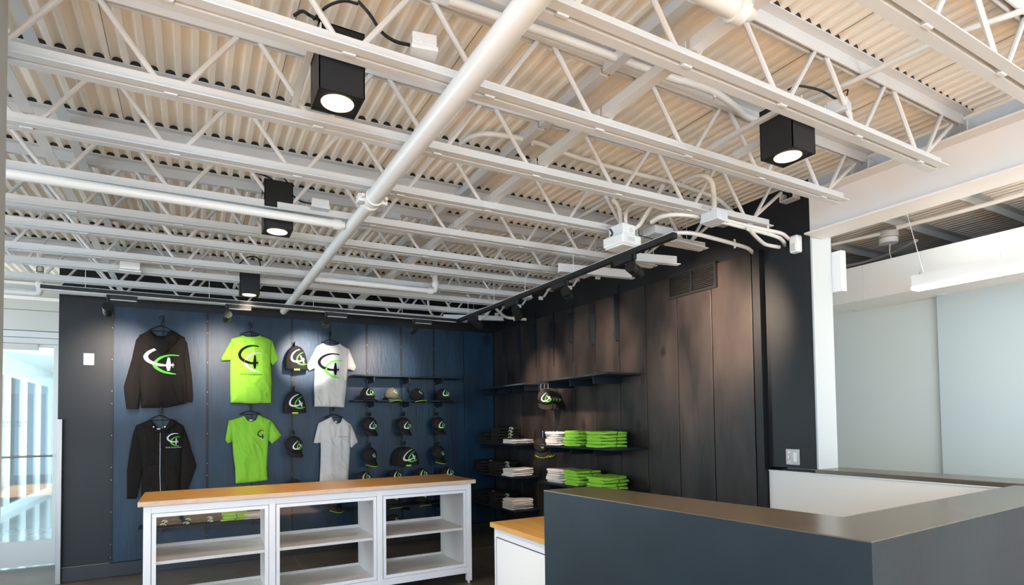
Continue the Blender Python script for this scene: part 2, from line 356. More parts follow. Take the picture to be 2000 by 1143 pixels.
# left column
xcol = at(11, 400, 'y', 2.20).x; tag(MB().bbox(xcol-.26, xcol, 1.95, 2.20, 0, ZD-.003, .004).build('column', mat('warm_grey_column_paint', (.40, .395, .37), .6)), 'pale grey painted column running up the left edge of the picture', 'column')
# ------------------------------------------------------------------ bar joists
ZB = 2.60
JL = [.86, 1.354, 1.829, 2.367, 2.895, 3.425, 3.911, 4.322, 4.90, 5.291, 5.829, 6.322]   # y of each joist at x = -0.9
JR = [.86, 1.354, 1.829, 2.300, 2.812, 3.315, 3.800, 4.210, 4.70, 5.120, 5.630, 6.141]   # y of each joist at x = 3.0
def jy(i, x): return JL[i]+(JR[i]-JL[i])*(x+.9)/3.9
JY = JL
X0, X1, XB = -3.95, 3.42, 3.16
tc = MB(); bc = MB(); bc2 = MB(); XB2 = 2.88
for s_ in (-1, 1):
    bc2.box(X0, XB2, s_*.008, s_*.044, ZB, ZB+.005); bc2.box(X0, XB2, s_*.008, s_*.013, ZB+.005, ZB+.050)
    tc.box(X0, X1, s_*.008, s_*.052, ZD-.006, ZD-.001); tc.box(X0, X1-.02, s_*.008, s_*.014, ZD-.058, ZD-.006)
    bc.box(X0, XB, s_*.008, s_*.044, ZB, ZB+.005); bc.box(X0, XB, s_*.008, s_*.013, ZB+.005, ZB+.050)
seat = MB().box(X1-.07, X1+.0, -.05, .05, 2.813, 2.818).box(X1-.07, X1, -.05, -.045, 2.818, ZD-.058).box(X1-.07, X1, .045, .05, 2.818, ZD-.058)
rod_u = MB().tube([(.035, 0, ZB+.03), (.22, 0, ZD-.045)], .0105, 8)
rod_d = MB().tube([(.29, 0, ZD-.045), (.475, 0, ZB+.03)], .0105, 8)
lug = MB().bbox(-.022, .022, -.009, .009, ZB-.004, ZB+.03, .004)
posn = ['nearest white bar joist, cut off by the top right corner of the picture', 'white bar joist whose lower chord ends highest up along the cream beam', 'white bar joist running just in front of the biggest black box lamp',
        'white bar joist running just behind the biggest black box lamp', 'white bar joist whose lower chord ends behind the caged conduit hub', 'white bar joist with the white branch pipe hung along its near left half',
        'white bar joist crossing just in front of the second black box lamp', 'white bar joist crossing just behind the second black box lamp', 'white bar joist carrying the white emergency unit at its left end',
        'white bar joist just in front of the smallest box lamp', 'white bar joist just behind the smallest box lamp, above the wall track', 'last white bar joist, close to the black back wall']
shared = {}
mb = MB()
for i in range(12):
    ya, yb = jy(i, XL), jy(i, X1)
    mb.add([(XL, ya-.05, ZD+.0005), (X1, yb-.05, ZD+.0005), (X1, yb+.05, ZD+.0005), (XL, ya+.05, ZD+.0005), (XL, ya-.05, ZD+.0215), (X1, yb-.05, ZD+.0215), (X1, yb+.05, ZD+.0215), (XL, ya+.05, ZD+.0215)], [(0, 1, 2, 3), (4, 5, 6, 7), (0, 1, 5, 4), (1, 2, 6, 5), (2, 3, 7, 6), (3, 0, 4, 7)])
struct(mb, 'trim_flute_shade', m_flute_shade)  # dark blocks filling the flutes over each joist: shade and bare deck as colour
for ji, y in enumerate(JY):
    t = thing('bar_joist', posn[ji], 'joist', (0, jy(ji, 0), 0), 'white steel bar joists under the roof deck', world=False); t.rotation_euler.z = math.atan((JR[ji]-JL[ji])/3.9); XE_ = XB if ji < 6 else XB2
    def part(nm, mbk, xo=0):
        k = id(mbk)
        if k not in shared: shared[k] = mbk.build(nm, m_steel, t, smooth=mbk in (rod_u, rod_d)); o = shared[k]
        else: o = shared[k].copy(); C.objects.link(o); o.parent = t
        o.location = (xo, 0, 0); return o
    part('top_chord', tc); part('bottom_chord', bc if ji < 6 else bc2); part('bearing_seat', seat)
    k = -8
    while .44+k*.51 < 3.0:
        xo = .44+k*.51
        if xo > X0: part('web_rod', rod_u, xo)
        if xo > X0 and xo+.475 < XE_: part('web_rod', rod_d, xo)
        if xo > X0: part('spacer_lug', lug, xo)
        k += 1
    MB().tube([(XE_-.15, 0, ZB+.03), (X1-.12, 0, 2.85)], .011, 8).build('end_rod', m_steel, t)
for i, yv in enumerate((1.83, 2.32, 2.91)):
    t = thing('office_joist', ['white roof member crossing the office ceiling nearest the viewer', 'white roof member over the round office junction box', 'white roof member deepest in the office ceiling'][i], 'joist', (4.5, yv, 2.85))
    MB().box(XR+.1, 7.88, yv-.05, yv+.05, ZD-.008, ZD-.002).build('flange', m_steel, t)
    MB().box(XR+.1, 7.88, yv-.006, yv+.006, ZD-.06, ZD-.006).build('stem', m_steel, t)
# bridging angles along y
def bridging(x, z, nm, lab):
    t = thing('bridging_angle', lab, 'brace', (x, 0, z))
    for i_ in range(11):
        a_, b_ = jy(i_, x), jy(i_+1, x)
        MB().box(x-.022, x+.022, a_+.01, b_-.01, z, z+.004).box(x-.022, x-.018, a_+.01, b_-.01, z+.004, z+.04).build(nm, m_steel, t)
bridging(-.575, 2.655, 'angle_length', 'lower white bracing angle crossing the joists near the grey left column')
bridging(-.527, 2.845, 'angle_length', 'upper white bracing angle crossing under the deck near the left column')
bridging(1.49, 2.655, 'angle_length', 'lower white bracing angle crossing the joists right of the big pipe')
bridging(1.50, 2.845, 'angle_length', 'upper white bracing angle under the deck right of the big pipe')
# ------------------------------------------------------------------ pipes
t = thing('main_pipe', 'thick white sprinkler main running from the top edge down to the black wall', 'pipe', (.8, 2.9, 2.55))
pz = 2.545; px_ = .80
MB().tube([(px_, -1, pz), (px_, 2.86, pz)], .040, 20).build('wide_length', m_pipe, t, True)
MB().tube([(px_, 2.86, pz), (px_, 6.08, pz)], .033, 18).build('narrow_length', m_pipe, t, True)
cp = MB().tube([(px_, 2.80, pz), (px_, 2.84, pz)], .046, 20).tube([(px_, 2.88, pz), (px_, 2.92, pz)], .044, 20)
cp.bbox(px_-.075, px_-.035, 2.83, 2.89, pz-.02, pz+.02, .005).bbox(px_+.035, px_+.075, 2.83, 2.89, pz-.02, pz+.02, .005)
cp.tube([(px_-.06, 2.80, pz), (px_-.06, 2.92, pz)], .009, 8).tube([(px_+.06, 2.80, pz), (px_+.06, 2.92, pz)], .009, 8)
cp.build('bolted_coupling', m_pipe, t, True)
def pipe(lab, pts, r, cat='pipe', nm='branch_pipe', mt=None, fit=None, smooth_n=0, clips=()):
    P = spline(pts, smooth_n) if smooth_n else pts
    t = thing(nm, lab, cat, tuple(pts[0]))
    MB().tube(P, r, 14).build('tube', mt or m_pipe, t, True)
    for (p, d) in (fit or []):
        p = Vector(p); d = Vector(d).normalized()*.02; MB().tube([p-d, p+d], r*1.25, 14).build('fitting', mt or m_pipe, t, True)
    for p in clips:
        p = Vector(p); MB().box(p.x-.008, p.x+.008, p.y-.002, p.y+.002, p.z-r-.012, p.z+r+.02).tube([(p.x-.006, p.y-.008, p.z-r-.008), (p.x+.006, p.y+.008, p.z-r-.008)], .006, 8).build('clip', m_steel, t)
    return t
a = at(10, 345, 'z', 2.555); b = at(684, 437, 'z', 2.545)
pipe('straight white branch pipe running left from the thick main', [(-2.0, a.y*.5+b.y*.5, 2.55), (px_-.035, a.y*.5+b.y*.5, 2.55)], .024, fit=[((px_-.075, (a.y+b.y)/2, 2.55), (1, 0, 0))])
a = at(612, 543, 'z', 2.555); b = at(850, 570, 'z', 2.55)
pipe('short white branch pipe with an upturned elbow near the black wall', [(px_+.03, a.y, 2.55), (b.x-.03, a.y, 2.55), (b.x-.008, a.y, 2.558), (b.x, a.y, 2.58), (b.x, a.y, 2.9)], .024, fit=[((b.x-.05, a.y, 2.55), (1, 0, 0)), ((b.x, a.y, 2.61), (0, 0, 1))])
b = at(78, 575, 'z', 2.52)
pipe('white pipe with an elbow dropping at the left end of the wall track', [(-2.2, b.y, 2.52), (b.x-.03, b.y, 2.52), (b.x-.008, b.y, 2.528), (b.x, b.y, 2.55), (b.x, b.y, 2.9)], .024, fit=[((b.x, b.y, 2.60), (0, 0, 1))])
b = at(1466, 30, 'z', 2.66)
pipe('thick white pipe elbow hanging at the top edge of the picture', [(b.x-.9, b.y, 2.66), (b.x-.05, b.y, 2.66), (b.x-.012, b.y, 2.672), (b.x, b.y, 2.71), (b.x, b.y, 2.93)], .034, fit=[((b.x-.06, b.y, 2.66), (1, 0, 0)), ((b.x, b.y, 2.735), (0, 0, 1))])
def cpath(pxs, z):
    out = []
    for i, p in enumerate(pxs):
        zz = z[i] if isinstance(z, (list, tuple)) else z
        out.append(at(p[0], p[1], 'z', zz))
    return out
def conduit(lab, pxs, z, r=.012, clips=()):
    P = cpath(pxs, z); return pipe(lab, P, r, 'conduit', 'conduit', m_conduit, None, 8, [P[c] for c in clips])
conduit('white conduit along the deck edge leading into the right box lamp', [(876, 0), (1090, 72), (1300, 148), (1340, 160), (1395, 180), (1435, 208), (1455, 226), (1485, 238)], 2.862, .016, clips=(4,))
conduit('straight white conduit crossing the deck to the right box lamp junction', [(2000, 20), (1850, 73), (1655, 163), (1560, 205)], 2.862, .012)
conduit('cream conduit arching under the deck right of the thick main', [(900, 282), (920, 268), (960, 262), (1040, 276), (1104, 300), (1205, 330), (1310, 356), (1375, 378), (1403, 390), (1440, 424)], [2.86]*8+[2.83, 2.74], .013, clips=(3,))
conduit('white conduit hooping down into the top of the hanging steel box', [(1335, 356), (1352, 346), (1375, 344), (1390, 356), (1394, 380), (1395, 408)], [2.84, 2.83, 2.80, 2.76, 2.70, 2.60], .014)
conduit('white conduit arching into the left side of the hanging steel box', [(1273, 434), (1290, 424), (1318, 419), (1350, 421), (1376, 427)], 2.60, .014)
conduit('white conduit running right from the hanging box to the motion sensor', [(1412, 429), (1455, 440), (1500, 450), (1528, 457), (1544, 470)], 2.57, .012, clips=(2,))
conduit('white conduit below the sensor conduit, bent down at its open end', [(1412, 434), (1470, 449), (1515, 462), (1528, 470), (1534, 480)], 2.55, .012)
conduit('white conduit swooping down and levelling off on the black wall', [(1462, 447), (1476, 462), (1492, 476), (1505, 480), (1522, 483)], 2.53, .012)
conduit('long white conduit bowed from the track end to the black door trim', [(1290, 468), (1306, 458), (1345, 455), (1395, 466), (1435, 477), (1460, 485), (1471, 494)], 2.56, .013, clips=(4,))
conduit('left white conduit rising from the caged conduit hub', [(1196, 390), (1207, 402), (1212, 425), (1213, 447)], [2.80, 2.76, 2.68, 2.60], .014)
conduit('middle white conduit looping from the conduit hub towards the right', [(1224, 447), (1222, 420), (1232, 403), (1250, 399), (1290, 408), (1315, 416)], [2.60, 2.68, 2.76, 2.79, 2.80, 2.80], .012)
conduit('right white conduit curving up and away from the conduit hub', [(1227, 452), (1248, 440), (1265, 415), (1278, 395), (1295, 362)], [2.58, 2.62, 2.68, 2.74, 2.84], .013)
conduit('upper cream conduit of the pair crossing the deck by the hub', [(1200, 385), (1120, 432), (1060, 470), (1040, 482)], 2.86, .012)
conduit('lower cream conduit of the pair crossing the deck by the hub', [(1250, 402), (1160, 445), (1090, 483), (1045, 507)], 2.86, .012, clips=(3,))
conduit('white conduit bent down to the small L-shaped steel in the far corner', [(950, 570), (965, 598), (985, 618), (1004, 622), (1027, 624)], [2.70, 2.62, 2.56, 2.55, 2.55], .016, clips=(3,))
conduit('short white conduit stub curving off the far corner steel', [(922, 628), (945, 620), (957, 606)], [2.52, 2.54, 2.58], .014)
conduit('small white conduit hook beside the thick main in front of the black wall', [(836, 572), (837, 598), (842, 612), (850, 620)], [2.7, 2.6, 2.55, 2.54], .012)
conduit('round office conduit running from the ceiling box towards the viewer', [(1752, 445), (1850, 420), (1925, 400), (2000, 378)], 2.80, .016)
conduit('upper office conduit running back from the round ceiling box', [(1718, 457), (1660, 470), (1625, 478)], 2.80, .014)
conduit('lower office conduit bowing away behind the round ceiling box', [(1790, 470), (1740, 495), (1690, 512), (1640, 522)], 2.78, .014)
# ------------------------------------------------------------------ boxes on the ceiling
def jbox(lab, c, sx, sy, sz, mt=m_greybox, nm='junction_box', cat='box', rz=0):
    t = thing(nm, lab, cat, c, world=False); t.rotation_euler.z = rz
    MB().bbox(-sx/2, sx/2, -sy/2, sy/2, -sz/2, sz/2, .004).build('case', mt, t)
    MB().bbox(-sx/2-.003, sx/2+.003, -sy/2-.003, sy/2+.003, -sz/2-.004, -sz/2+.012, .002).build('cover', mt, t)
    for k in (-1, 0, 1):
        MB().tube([(k*sx*.3, -sy/2-.0015, .004), (k*sx*.3, -sy/2+.001, .004)], min(sx*.13, sz*.35), 14).build('knockout', mt, t)
    return t
c = at(827, 90, 'z', 2.70); jbox('white junction box hung right of the biggest black box lamp', c, .085, .06, .055, rz=-.2)
c = at(625, 400, 'z', 2.66); jbox('white junction box right of the second black box lamp', c, .095, .06, .05)
c = at(1638, 213, 'z', 2.72); jbox('white junction box above the right black box lamp', c, .08, .08, .055, rz=.3)
c = at(486, 540, 'z', 2.66); jbox('small white junction box on top of the smallest box lamp', c, .10, .06, .05)
c = at(1395, 425, 'z', 2.58); jbox('square white steel box hanging where three conduits meet', c, .11, .11, .06, rz=.15)
c = at(762, 424, 'z', 2.86); jbox('flat white box tight under the deck right of the pipe coupling', c, .12, .1, .04)
c = at(1285, 455, 'z', 2.62); jbox('flat white box partly behind the near end of the track', c, .16, .12, .05)
# conduit hub unit
c = at(1215, 472, 'z', 2.52); t = thing('sensor_unit', 'white vented unit with a round knockout hanging under three bent conduits', 'unit', c, world=False); t.rotation_euler.z = .12
MB().bbox(-.085, .085, -.085, .085, -.04, .025, .010).build('housing', m_plate, t)
MB().bbox(-.075, .075, -.075, .075, -.05, -.038, .004).build('base_cover', m_beam, t)
MB().bbox(-.055, .055, -.06, .06, .025, .095, .004).build('back_box', m_plate, t)
MB().tube([(.02, -.0615, .06), (.02, -.058, .06)], .016, 16).build('knockout', m_greybox, t)
for k in range(7): MB().box(-.04+k*.009, -.036+k*.009, -.0875, -.084, -.02, .004).build('vent_slot', m_greybox, t)
c = at(255, 517, 'y', 5.22); t = thing('emergency_unit', 'white box unit hanging from a joist over the black hoodie', 'unit', c, world=False)
MB().bbox(-.065, .065, -.04, .04, -.045, .045, .006).build('housing', m_plate, t)
MB().bbox(-.07, .07, -.045, .045, -.062, -.05, .003).build('bottom_plate', m_plate, t)
MB().box(-.012, .012, .010, .024, .045, 2.61-c.z).build('hanger_strap', m_steel, t)
c = at(78, 526, 'z', 2.72); t = thing('pipe_clamp', 'small brown beam clamp above the left pipe elbow', 'clamp', c, world=False)
m_br = mat('rusty_clamp', (.20, .09, .04), .6)
MB().tube([(-.02, 0, -.02), (-.02, 0, .015), (0, 0, .03), (.02, 0, .015), (.02, 0, -.02)], .004, 6).bar((-.026, 0, -.02), (.026, 0, -.02), .008, .006).build('hoop', m_br, t)
# motion sensor
c = at(1554, 477, 'x', XR-.03); t = thing('motion_sensor', 'white motion sensor high on the black wall beside the white jamb', 'sensor', c, world=False)
MB().bbox(-.028, .03, -.030, .030, -.058, .055, .012).build('case', m_plate, t)
MB().bbox(-.034, -.02, -.020, .020, -.045, .0, .005).build('lens', m_tee, t)
# office round box with cord
c = at(1735, 466, 'z', 2.80); t = thing('ceiling_box', 'round white junction box with a hanging cord in the office ceiling', 'box', c, world=False)
MB().tube([(0, 0, -.04), (0, 0, .0)], .065, 24).build('lower_ring', m_plate, t, True); MB().tube([(0, 0, .004), (0, 0, .05)], .07, 24).build('upper_ring', m_steel, t, True)
w = [(0.02, 0, -.04), (.02, 0, -.13), (.0, -.06, -.24), (-.05, -.2, -.33), (-.1, -.35, -.36)]
MB().tube(spline(w, 8), .004, 6).build('cord', m_plate, t, True)
# linear pendant
t = thing('linear_pendant', 'long white linear pendant lamp with a glowing strip in the office', 'lamp', (4.1, 1.9, 2.22))
MB().box(4.06, 4.14, -2.5, 1.916, 2.235, 2.31).build('housing', m_plate, t)
MB().box(4.056, 4.144, -2.5, 1.918, 2.218, 2.236).build('diffuser', m_led, t)
for nm_, zz_, rx_, e_ in (('pendant_uplight', 2.33, math.pi, 9), ('pendant_downlight', 2.205, 0, 5)):
    l_ = area(nm_, (4.1, .2, zz_), (rx_, 0, 0), .07, 3.3, e_, (1, .97, .92)); l_.parent = t; l_.matrix_parent_inverse = Matrix.Translation(t.location).inverted()
for yy in (1.86, -.5): MB().tube([(4.1, yy, 2.31), (4.1, yy+.12, 2.9)], .0022, 5).build('hanging_wire', m_greybox, t)
MB().tube([(4.1, 1.88, 2.31), (4.1, 1.88, 2.335)], .006, 8).build('cable_grip', m_zip, t)
# white wall unit on the office side of the jamb
tag(MB().bbox(XR+.207, XR+.26, 2.12, 2.20, 2.215, 2.48, .004).build('wall_speaker', m_plate), 'narrow white box fixed to the office side of the white jamb', 'speaker')
# ------------------------------------------------------------------ black box downlights
def downlight(lab, x, y, z0, h, e, big=True):
    t = thing('box_downlight', lab, 'lamp', (x, y, z0), 'black square box downlights', world=False)
    s = .075
    hs = MB().box(-s, s, -s, -s+.004, 0, h).box(-s, s, s-.004, s, 0, h).box(-s, -s+.004, -s, s, 0, h).box(s-.004, s, -s, s, 0, h).box(-s, s, -s, s, h-.004, h)
    hs.build('housing', m_black, t)
    # bottom plate with round hole
    bm_ = MB(); n = 32; vs = []; r = .052
    sq = []
    for k in range(n):
        a_ = 2*math.pi*k/n; cx_, sy_ = math.cos(a_), math.sin(a_); q = (s-.004)/max(abs(cx_), abs(sy_)); sq.append((cx_*q, sy_*q, .004)); vs.append((cx_*r, sy_*r, .004))
    bm_.add(sq+vs, [(k, (k+1) % n, n+(k+1) % n, n+k) for k in range(n)]); bm_.build('face_plate', m_black, t)
    ring = MB().tube([(math.cos(2*math.pi*k/32)*.052, math.sin(2*math.pi*k/32)*.052, .003) for k in range(33)], .003, 6, False); ring.build('trim_ring', m_ring, t, True)
    cone = MB(); cone.add([(math.cos(2*math.pi*k/n)*.051, math.sin(2*math.pi*k/n)*.051, .004) for k in range(n)]+[(math.cos(2*math.pi*k/n)*.038, math.sin(2*math.pi*k/n)*.038, .045) for k in range(n)], [(k, (k+1) % n, n+(k+1) % n, n+k) for k in range(n)])
    cone.build('reflector', m_ring, t, True)
    MB().tube([(0, 0, .040), (0, 0, .046)], .038, 24).build('bulb', m_lamp, t)
    jj = [jy(i_, x) for i_ in range(12)]; ja = max(q for q in jj if q < y); jb = min(q for q in jj if q > y)
    for k in (-1, 1):
        X_ = k*(s+.014); MB().box(X_-.011, X_+.011, ja-y+.01, jb-y-.01, ZB+.055-z0, ZB+.059-z0).box(X_-k*.011-.002, X_-k*.011+.002, ja-y+.01, jb-y-.01, ZB+.059-z0, ZB+.085-z0).build('support_bar', m_steel, t)
    l = bpy.data.lights.new('downlight_beam', 'SPOT'); l.energy = e; l.color = (1, .80, .58); l.spot_size = 1.7; l.spot_blend = .5; l.shadow_soft_size = .035
    o = bpy.data.objects.new('downlight_beam', l); C.objects.link(o); o.parent = t; o.location = (0, 0, .034)
    return t
LP = [(.432, 1.962, 2.50, .225), (2.187, 1.485, 2.50, .21), (.42, 3.45, 2.50, .27), (.418, 5.24, 2.50, .215)]
downlight('biggest black box downlight, glowing left of the thick main pipe', *LP[0], 62)
downlight('black box downlight on the right, in front of the cream beam', *LP[1], 62)
downlight('second largest black box downlight on the left, half hidden by joists', *LP[2], 70)
downlight('smallest black box downlight, high above the lime shirts', *LP[3], 60)
def cable(lab, pts, zs, r=.006):
    P = spline(cpath(pts, zs), 8); t = tag(MB().tube(P, r, 7).build('cable', m_rubber, None, True), lab, 'cable'); return t
cable('thick black cable looping left over the biggest box lamp', [(575, 30), (590, 22), (605, 30), (625, 40)], [2.82, 2.86, 2.88, 2.83], .006)
cable('black cable arching over the biggest box lamp to the deck', [(612, 38), (640, 12), (672, 2), (700, 8)], [2.84, 2.86, 2.88, 2.88], .005)
cable('black cable dropping to the junction box by the biggest lamp', [(700, 3), (722, 28), (745, 62), (770, 80), (800, 88)], [2.88, 2.84, 2.78, 2.74, 2.71], .006)
cable('black cable arching between the right box lamp and its junction box', [(1540, 175), (1560, 168), (1600, 176), (1630, 192), (1648, 202)], [2.82, 2.85, 2.83, 2.78, 2.75], .005)
cable('thin black loop of wire over the right junction box', [(1640, 192), (1646, 180), (1656, 176), (1652, 192), (1648, 202)], [2.78, 2.82, 2.84, 2.8, 2.75], .003)
cable('black cables bunched over the second box lamp', [(498, 337), (515, 342), (532, 352), (532, 364)], [2.84, 2.86, 2.84, 2.80], .006)
cable('upper black cable curving from the second box lamp to the right', [(500, 335), (540, 338), (560, 355), (566, 375), (585, 392), (608, 398)], [2.86, 2.86, 2.82, 2.76, 2.70, 2.66], .005)
cable('black cable loop standing over the smallest box lamp', [(468, 515), (485, 502), (504, 505), (509, 525), (508, 545)], [2.72, 2.82, 2.82, 2.74, 2.68], .006)
cable('thin black wires between the conduit hub and the track', [(1248, 450), (1250, 460), (1268, 465), (1290, 475), (1300, 482)], [2.62, 2.58, 2.58, 2.54, 2.5], .003)
cable('white-wired dangling stub beside the conduit hub', [(1191, 447), (1196, 455), (1193, 462)], [2.58, 2.56, 2.54], .006)
# white L shaped steel pieces near the track
def lsteel(lab, p, q, z, hgt):
    a_ = at(*p, 'z', z); b_ = at(*q, 'z', z); d = (b_-a_).normalized(); nrm = Vector((-d.y, d.x, 0))
    t = thing('angle_steel', lab, 'steel', a_)
    m1 = MB().bar(a_+Vector((0, 0, hgt/2)), b_+Vector((0, 0, hgt/2)), .004, hgt); m1.build('upright_leg', m_steel, t); mm = (a_+b_)/2; MB().tube([mm+Vector((0, 0, hgt-.01)), (mm.x, mm.y, ZD)], .0018, 5).build('hanging_wire', m_greybox, t)
    e = -nrm*.025; MB().bar(a_+e, b_+e, .05, .004).build('flat_leg', m_steel, t)
lsteel('white L-shaped steel strip in the far corner above the dark wall', (866, 624), (983, 627), 2.53, .055)
lsteel('longest white L-shaped steel strip crossing behind the track', (1090, 533), (1234, 546), 2.53, .075)
lsteel('white L-shaped steel strip nearest the conduit hub', (1230, 512), (1322, 519), 2.53, .07)
lsteel('short white steel channel end right of the track tip', (1310, 473), (1372, 488), 2.56, .03)
# ------------------------------------------------------------------ track lights
ZT = 2.45
def track(lab, a_, b_, rods):
    a_, b_ = Vector(a_), Vector(b_); t = thing('light_track', lab, 'track', a_)
    MB().bar(a_, b_, .034, .030).build('rail', m_black, t)
    d = (b_-a_).normalized()
    MB().bar(a_-Vector((0, 0, .0165)), b_-Vector((0, 0, .0165)), .032, .003).build('conductor_slot', m_beam if abs(d.x) > .5 else m_black, t)  # cream underside on the wall track: warm light put in as colour
    MB().bar(a_+Vector((0, 0, .0165)), b_+Vector((0, 0, .0165)), .034, .003).build('top_flange', m_steel, t)
    for f_ in rods:
        p = a_.lerp(b_, f_); MB().tube([p, (p.x, p.y, ZD-.05)], .0022, 5).build('hanging_rod', m_greybox, t)
track('black light track parallel to the back wall, above the hanging clothes', (-.98, 5.35, ZT), (2.36, 5.35, ZT), (.08, .33, .58, .83))
track('black light track running towards the viewer along the right wall', (2.39, 5.42, ZT), (2.39, 2.33, ZT), (.1, .28, .46, .68))
def spot(lab, px, py, tgt, alongx, e, col, size=.9, px2=0, py2=0):
    x, y = (at(px, py, 'y', 5.35).x, 5.35) if alongx else (2.39, at(px, py, 'x', 2.39).y)
    c_ = Vector((x, y, at(px, py, 'y', y).z if alongx else at(px, py, 'x', 2.39).z))
    t = thing('track_spotlight', lab, 'spotlight', (x, y, ZT), 'black can spotlights on the tracks')
    if alongx: MB().bbox(x+.01, x+.19, y-.017, y+.017, ZT-.055, ZT-.018, .002).build('driver_box', m_black, t); MB().box(x+.015, x+.185, y-.015, y+.015, ZT-.0575, ZT-.055).build('driver_lit_strip', m_beam, t)  # cream strip below the driver paints its warm-lit underside
    else: MB().bbox(x-.017, x+.017, y+.01, y+.19, ZT-.055, ZT-.018, .002).build('driver_box', m_black, t)
    MB().tube([(x, y, ZT-.018), (x, y, ZT-.05)], .013, 10).tube([(x, y, ZT-.05), (x+(0 if alongx else -.0), y, c_.z+.02)], .006, 8).build('stem', m_black, t)
    d = (Vector(tgt)-c_).normalized(); up = Vector((0, 0, 1)); 
    A = c_-d*.055; B = c_+d*.055
    MB().tube([A, A+d*.045, A+d*.046, A+d*.05, A+d*.051, B-d*.008, B], [.036, .036, .032, .032, .036, .036, .034], 20, cap=False).add([tuple(A+q_) for q_ in disc(d, .036)], [tuple(range(20))]).build('can', m_blacksat, t, True)
    MB().add([tuple(B-d*.02+q_) for q_ in disc(d, .034)], [tuple(range(20))]).build('lens', m_ring if False else m_lens, t)
    l = bpy.data.lights.new('track_beam', 'SPOT'); l.energy = e; l.color = col; l.spot_size = size; l.spot_blend = .9; l.shadow_soft_size = .02
    o = bpy.data.objects.new('track_beam', l); C.objects.link(o); o.parent = t; o.matrix_parent_inverse = Matrix.Translation(t.location).inverted()
    o.location = B; o.rotation_euler = (-d).to_track_quat('Z', 'Y').to_euler()
m_lens = mat('warm_lit_lens', (.9, .85, .7), .3, emit=(1, .8, .55), estr=1.5)
def disc(d, r, n=20):
    a_ = d.cross(Vector((0, 0, 1))).normalized(); b_ = d.cross(a_)
    return [(a_*math.cos(2*math.pi*k/n)+b_*math.sin(2*math.pi*k/n))*r for k in range(n)]
wm = (1, .86, .76); wr_ = (1, .76, .56)
spot('first black spotlight from the left on the wall track', 211, 605, at(222, 722, 'y', YP), True, 80, wm)
spot('black spotlight on the wall track above the lime shirts', 443, 619, at(424, 715, 'y', YP), True, 75, wm)
spot('black spotlight above the brightly lit white shirt', 637, 631, at(600, 702, 'y', YP), True, 130, (1, .95, .92), .62)
spot('last black spotlight on the wall track, above the top shelf', 808, 643, at(748, 722, 'y', YP), True, 80, wm)
spot('smallest black spotlight on the side track, in the far corner', 932, 632, at(1065, 760, 'x', XP), False, 150, wr_)
spot('second black spotlight from the far end of the side track', 1010, 612, at(1100, 860, 'x', XP), False, 110, wr_)
spot('black spotlight on the side track left of the upright brackets', 1108, 575, at(1180, 700, 'x', XP), False, 150, wr_)
spot('nearest black spotlight, hanging at the front of the side track', 1240, 528, at(1395, 650, 'x', XP), False, 200, wr_, 1.3)
# ------------------------------------------------------------------ vent, switches
t = thing('wall_vent', 'wide black return air grille set high in the dark right wall', 'vent', (XP, 3.15, 2.38))
y0, y1, zv0, zv1 = 2.913, 3.402, 2.383, 2.58
MB().box(XP-.02, XP, y0, y1, zv0, zv0+.02).box(XP-.02, XP, y0, y1, zv1-.02, zv1).box(XP-.02, XP, y0, y0+.02, zv0+.02, zv1-.02).box(XP-.02, XP, y1-.02, y1, zv0+.02, zv1-.02).box(XP-.02, XP, 3.15, 3.165, zv0+.02, zv1-.02).build('frame', m_vent, t)
MB().box(XP-.004, XP-.001, y0+.01, y1-.01, zv0+.01, zv1-.01).build('backing', m_dark, t)
for k in range(11):
    z = zv0+.028+k*.0135
    MB().bar((XP-.011, y0+.02, z), (XP-.011, y1-.02, z), .010, .002, up=(.5, 0, 1)).build('louvre', m_vent, t)
t = thing('wall_switch', 'steel double switch plate low on the black wall by the jamb', 'switch', (XR, 2.355, 1.09))
MB().bbox(XR-.008, XR, 2.305, 2.405, 1.092, 1.200, .004).build('cover_plate', m_stain, t)
MB().bbox(XR-.011, XR-.006, 2.323, 2.350, 1.113, 1.176, .002).build('rocker', m_plate, t)
MB().bbox(XR-.018, XR-.006, 2.375, 2.383, 1.135, 1.155, .002).build('toggle', m_plate, t)
MB().tube([(XR-.010, 2.379, 1.178), (XR-.007, 2.379, 1.178)], .003, 8).tube([(XR-.010, 2.379, 1.114), (XR-.007, 2.379, 1.114)], .003, 8).build('screws', m_chrome, t)
t = thing('wall_thermostat', 'small white wall controller on the black wall left of the hoodies', 'controller', (-.84, YW, 2.0))
MB().bbox(-.88, -.80, YW-.022, YW, 1.984, 2.094, .004).build('case', m_plate, t)
MB().box(-.879, -.801, YW-.0235, YW-.021, 2.010, 2.0125).build('seam_line', m_greybox, t)
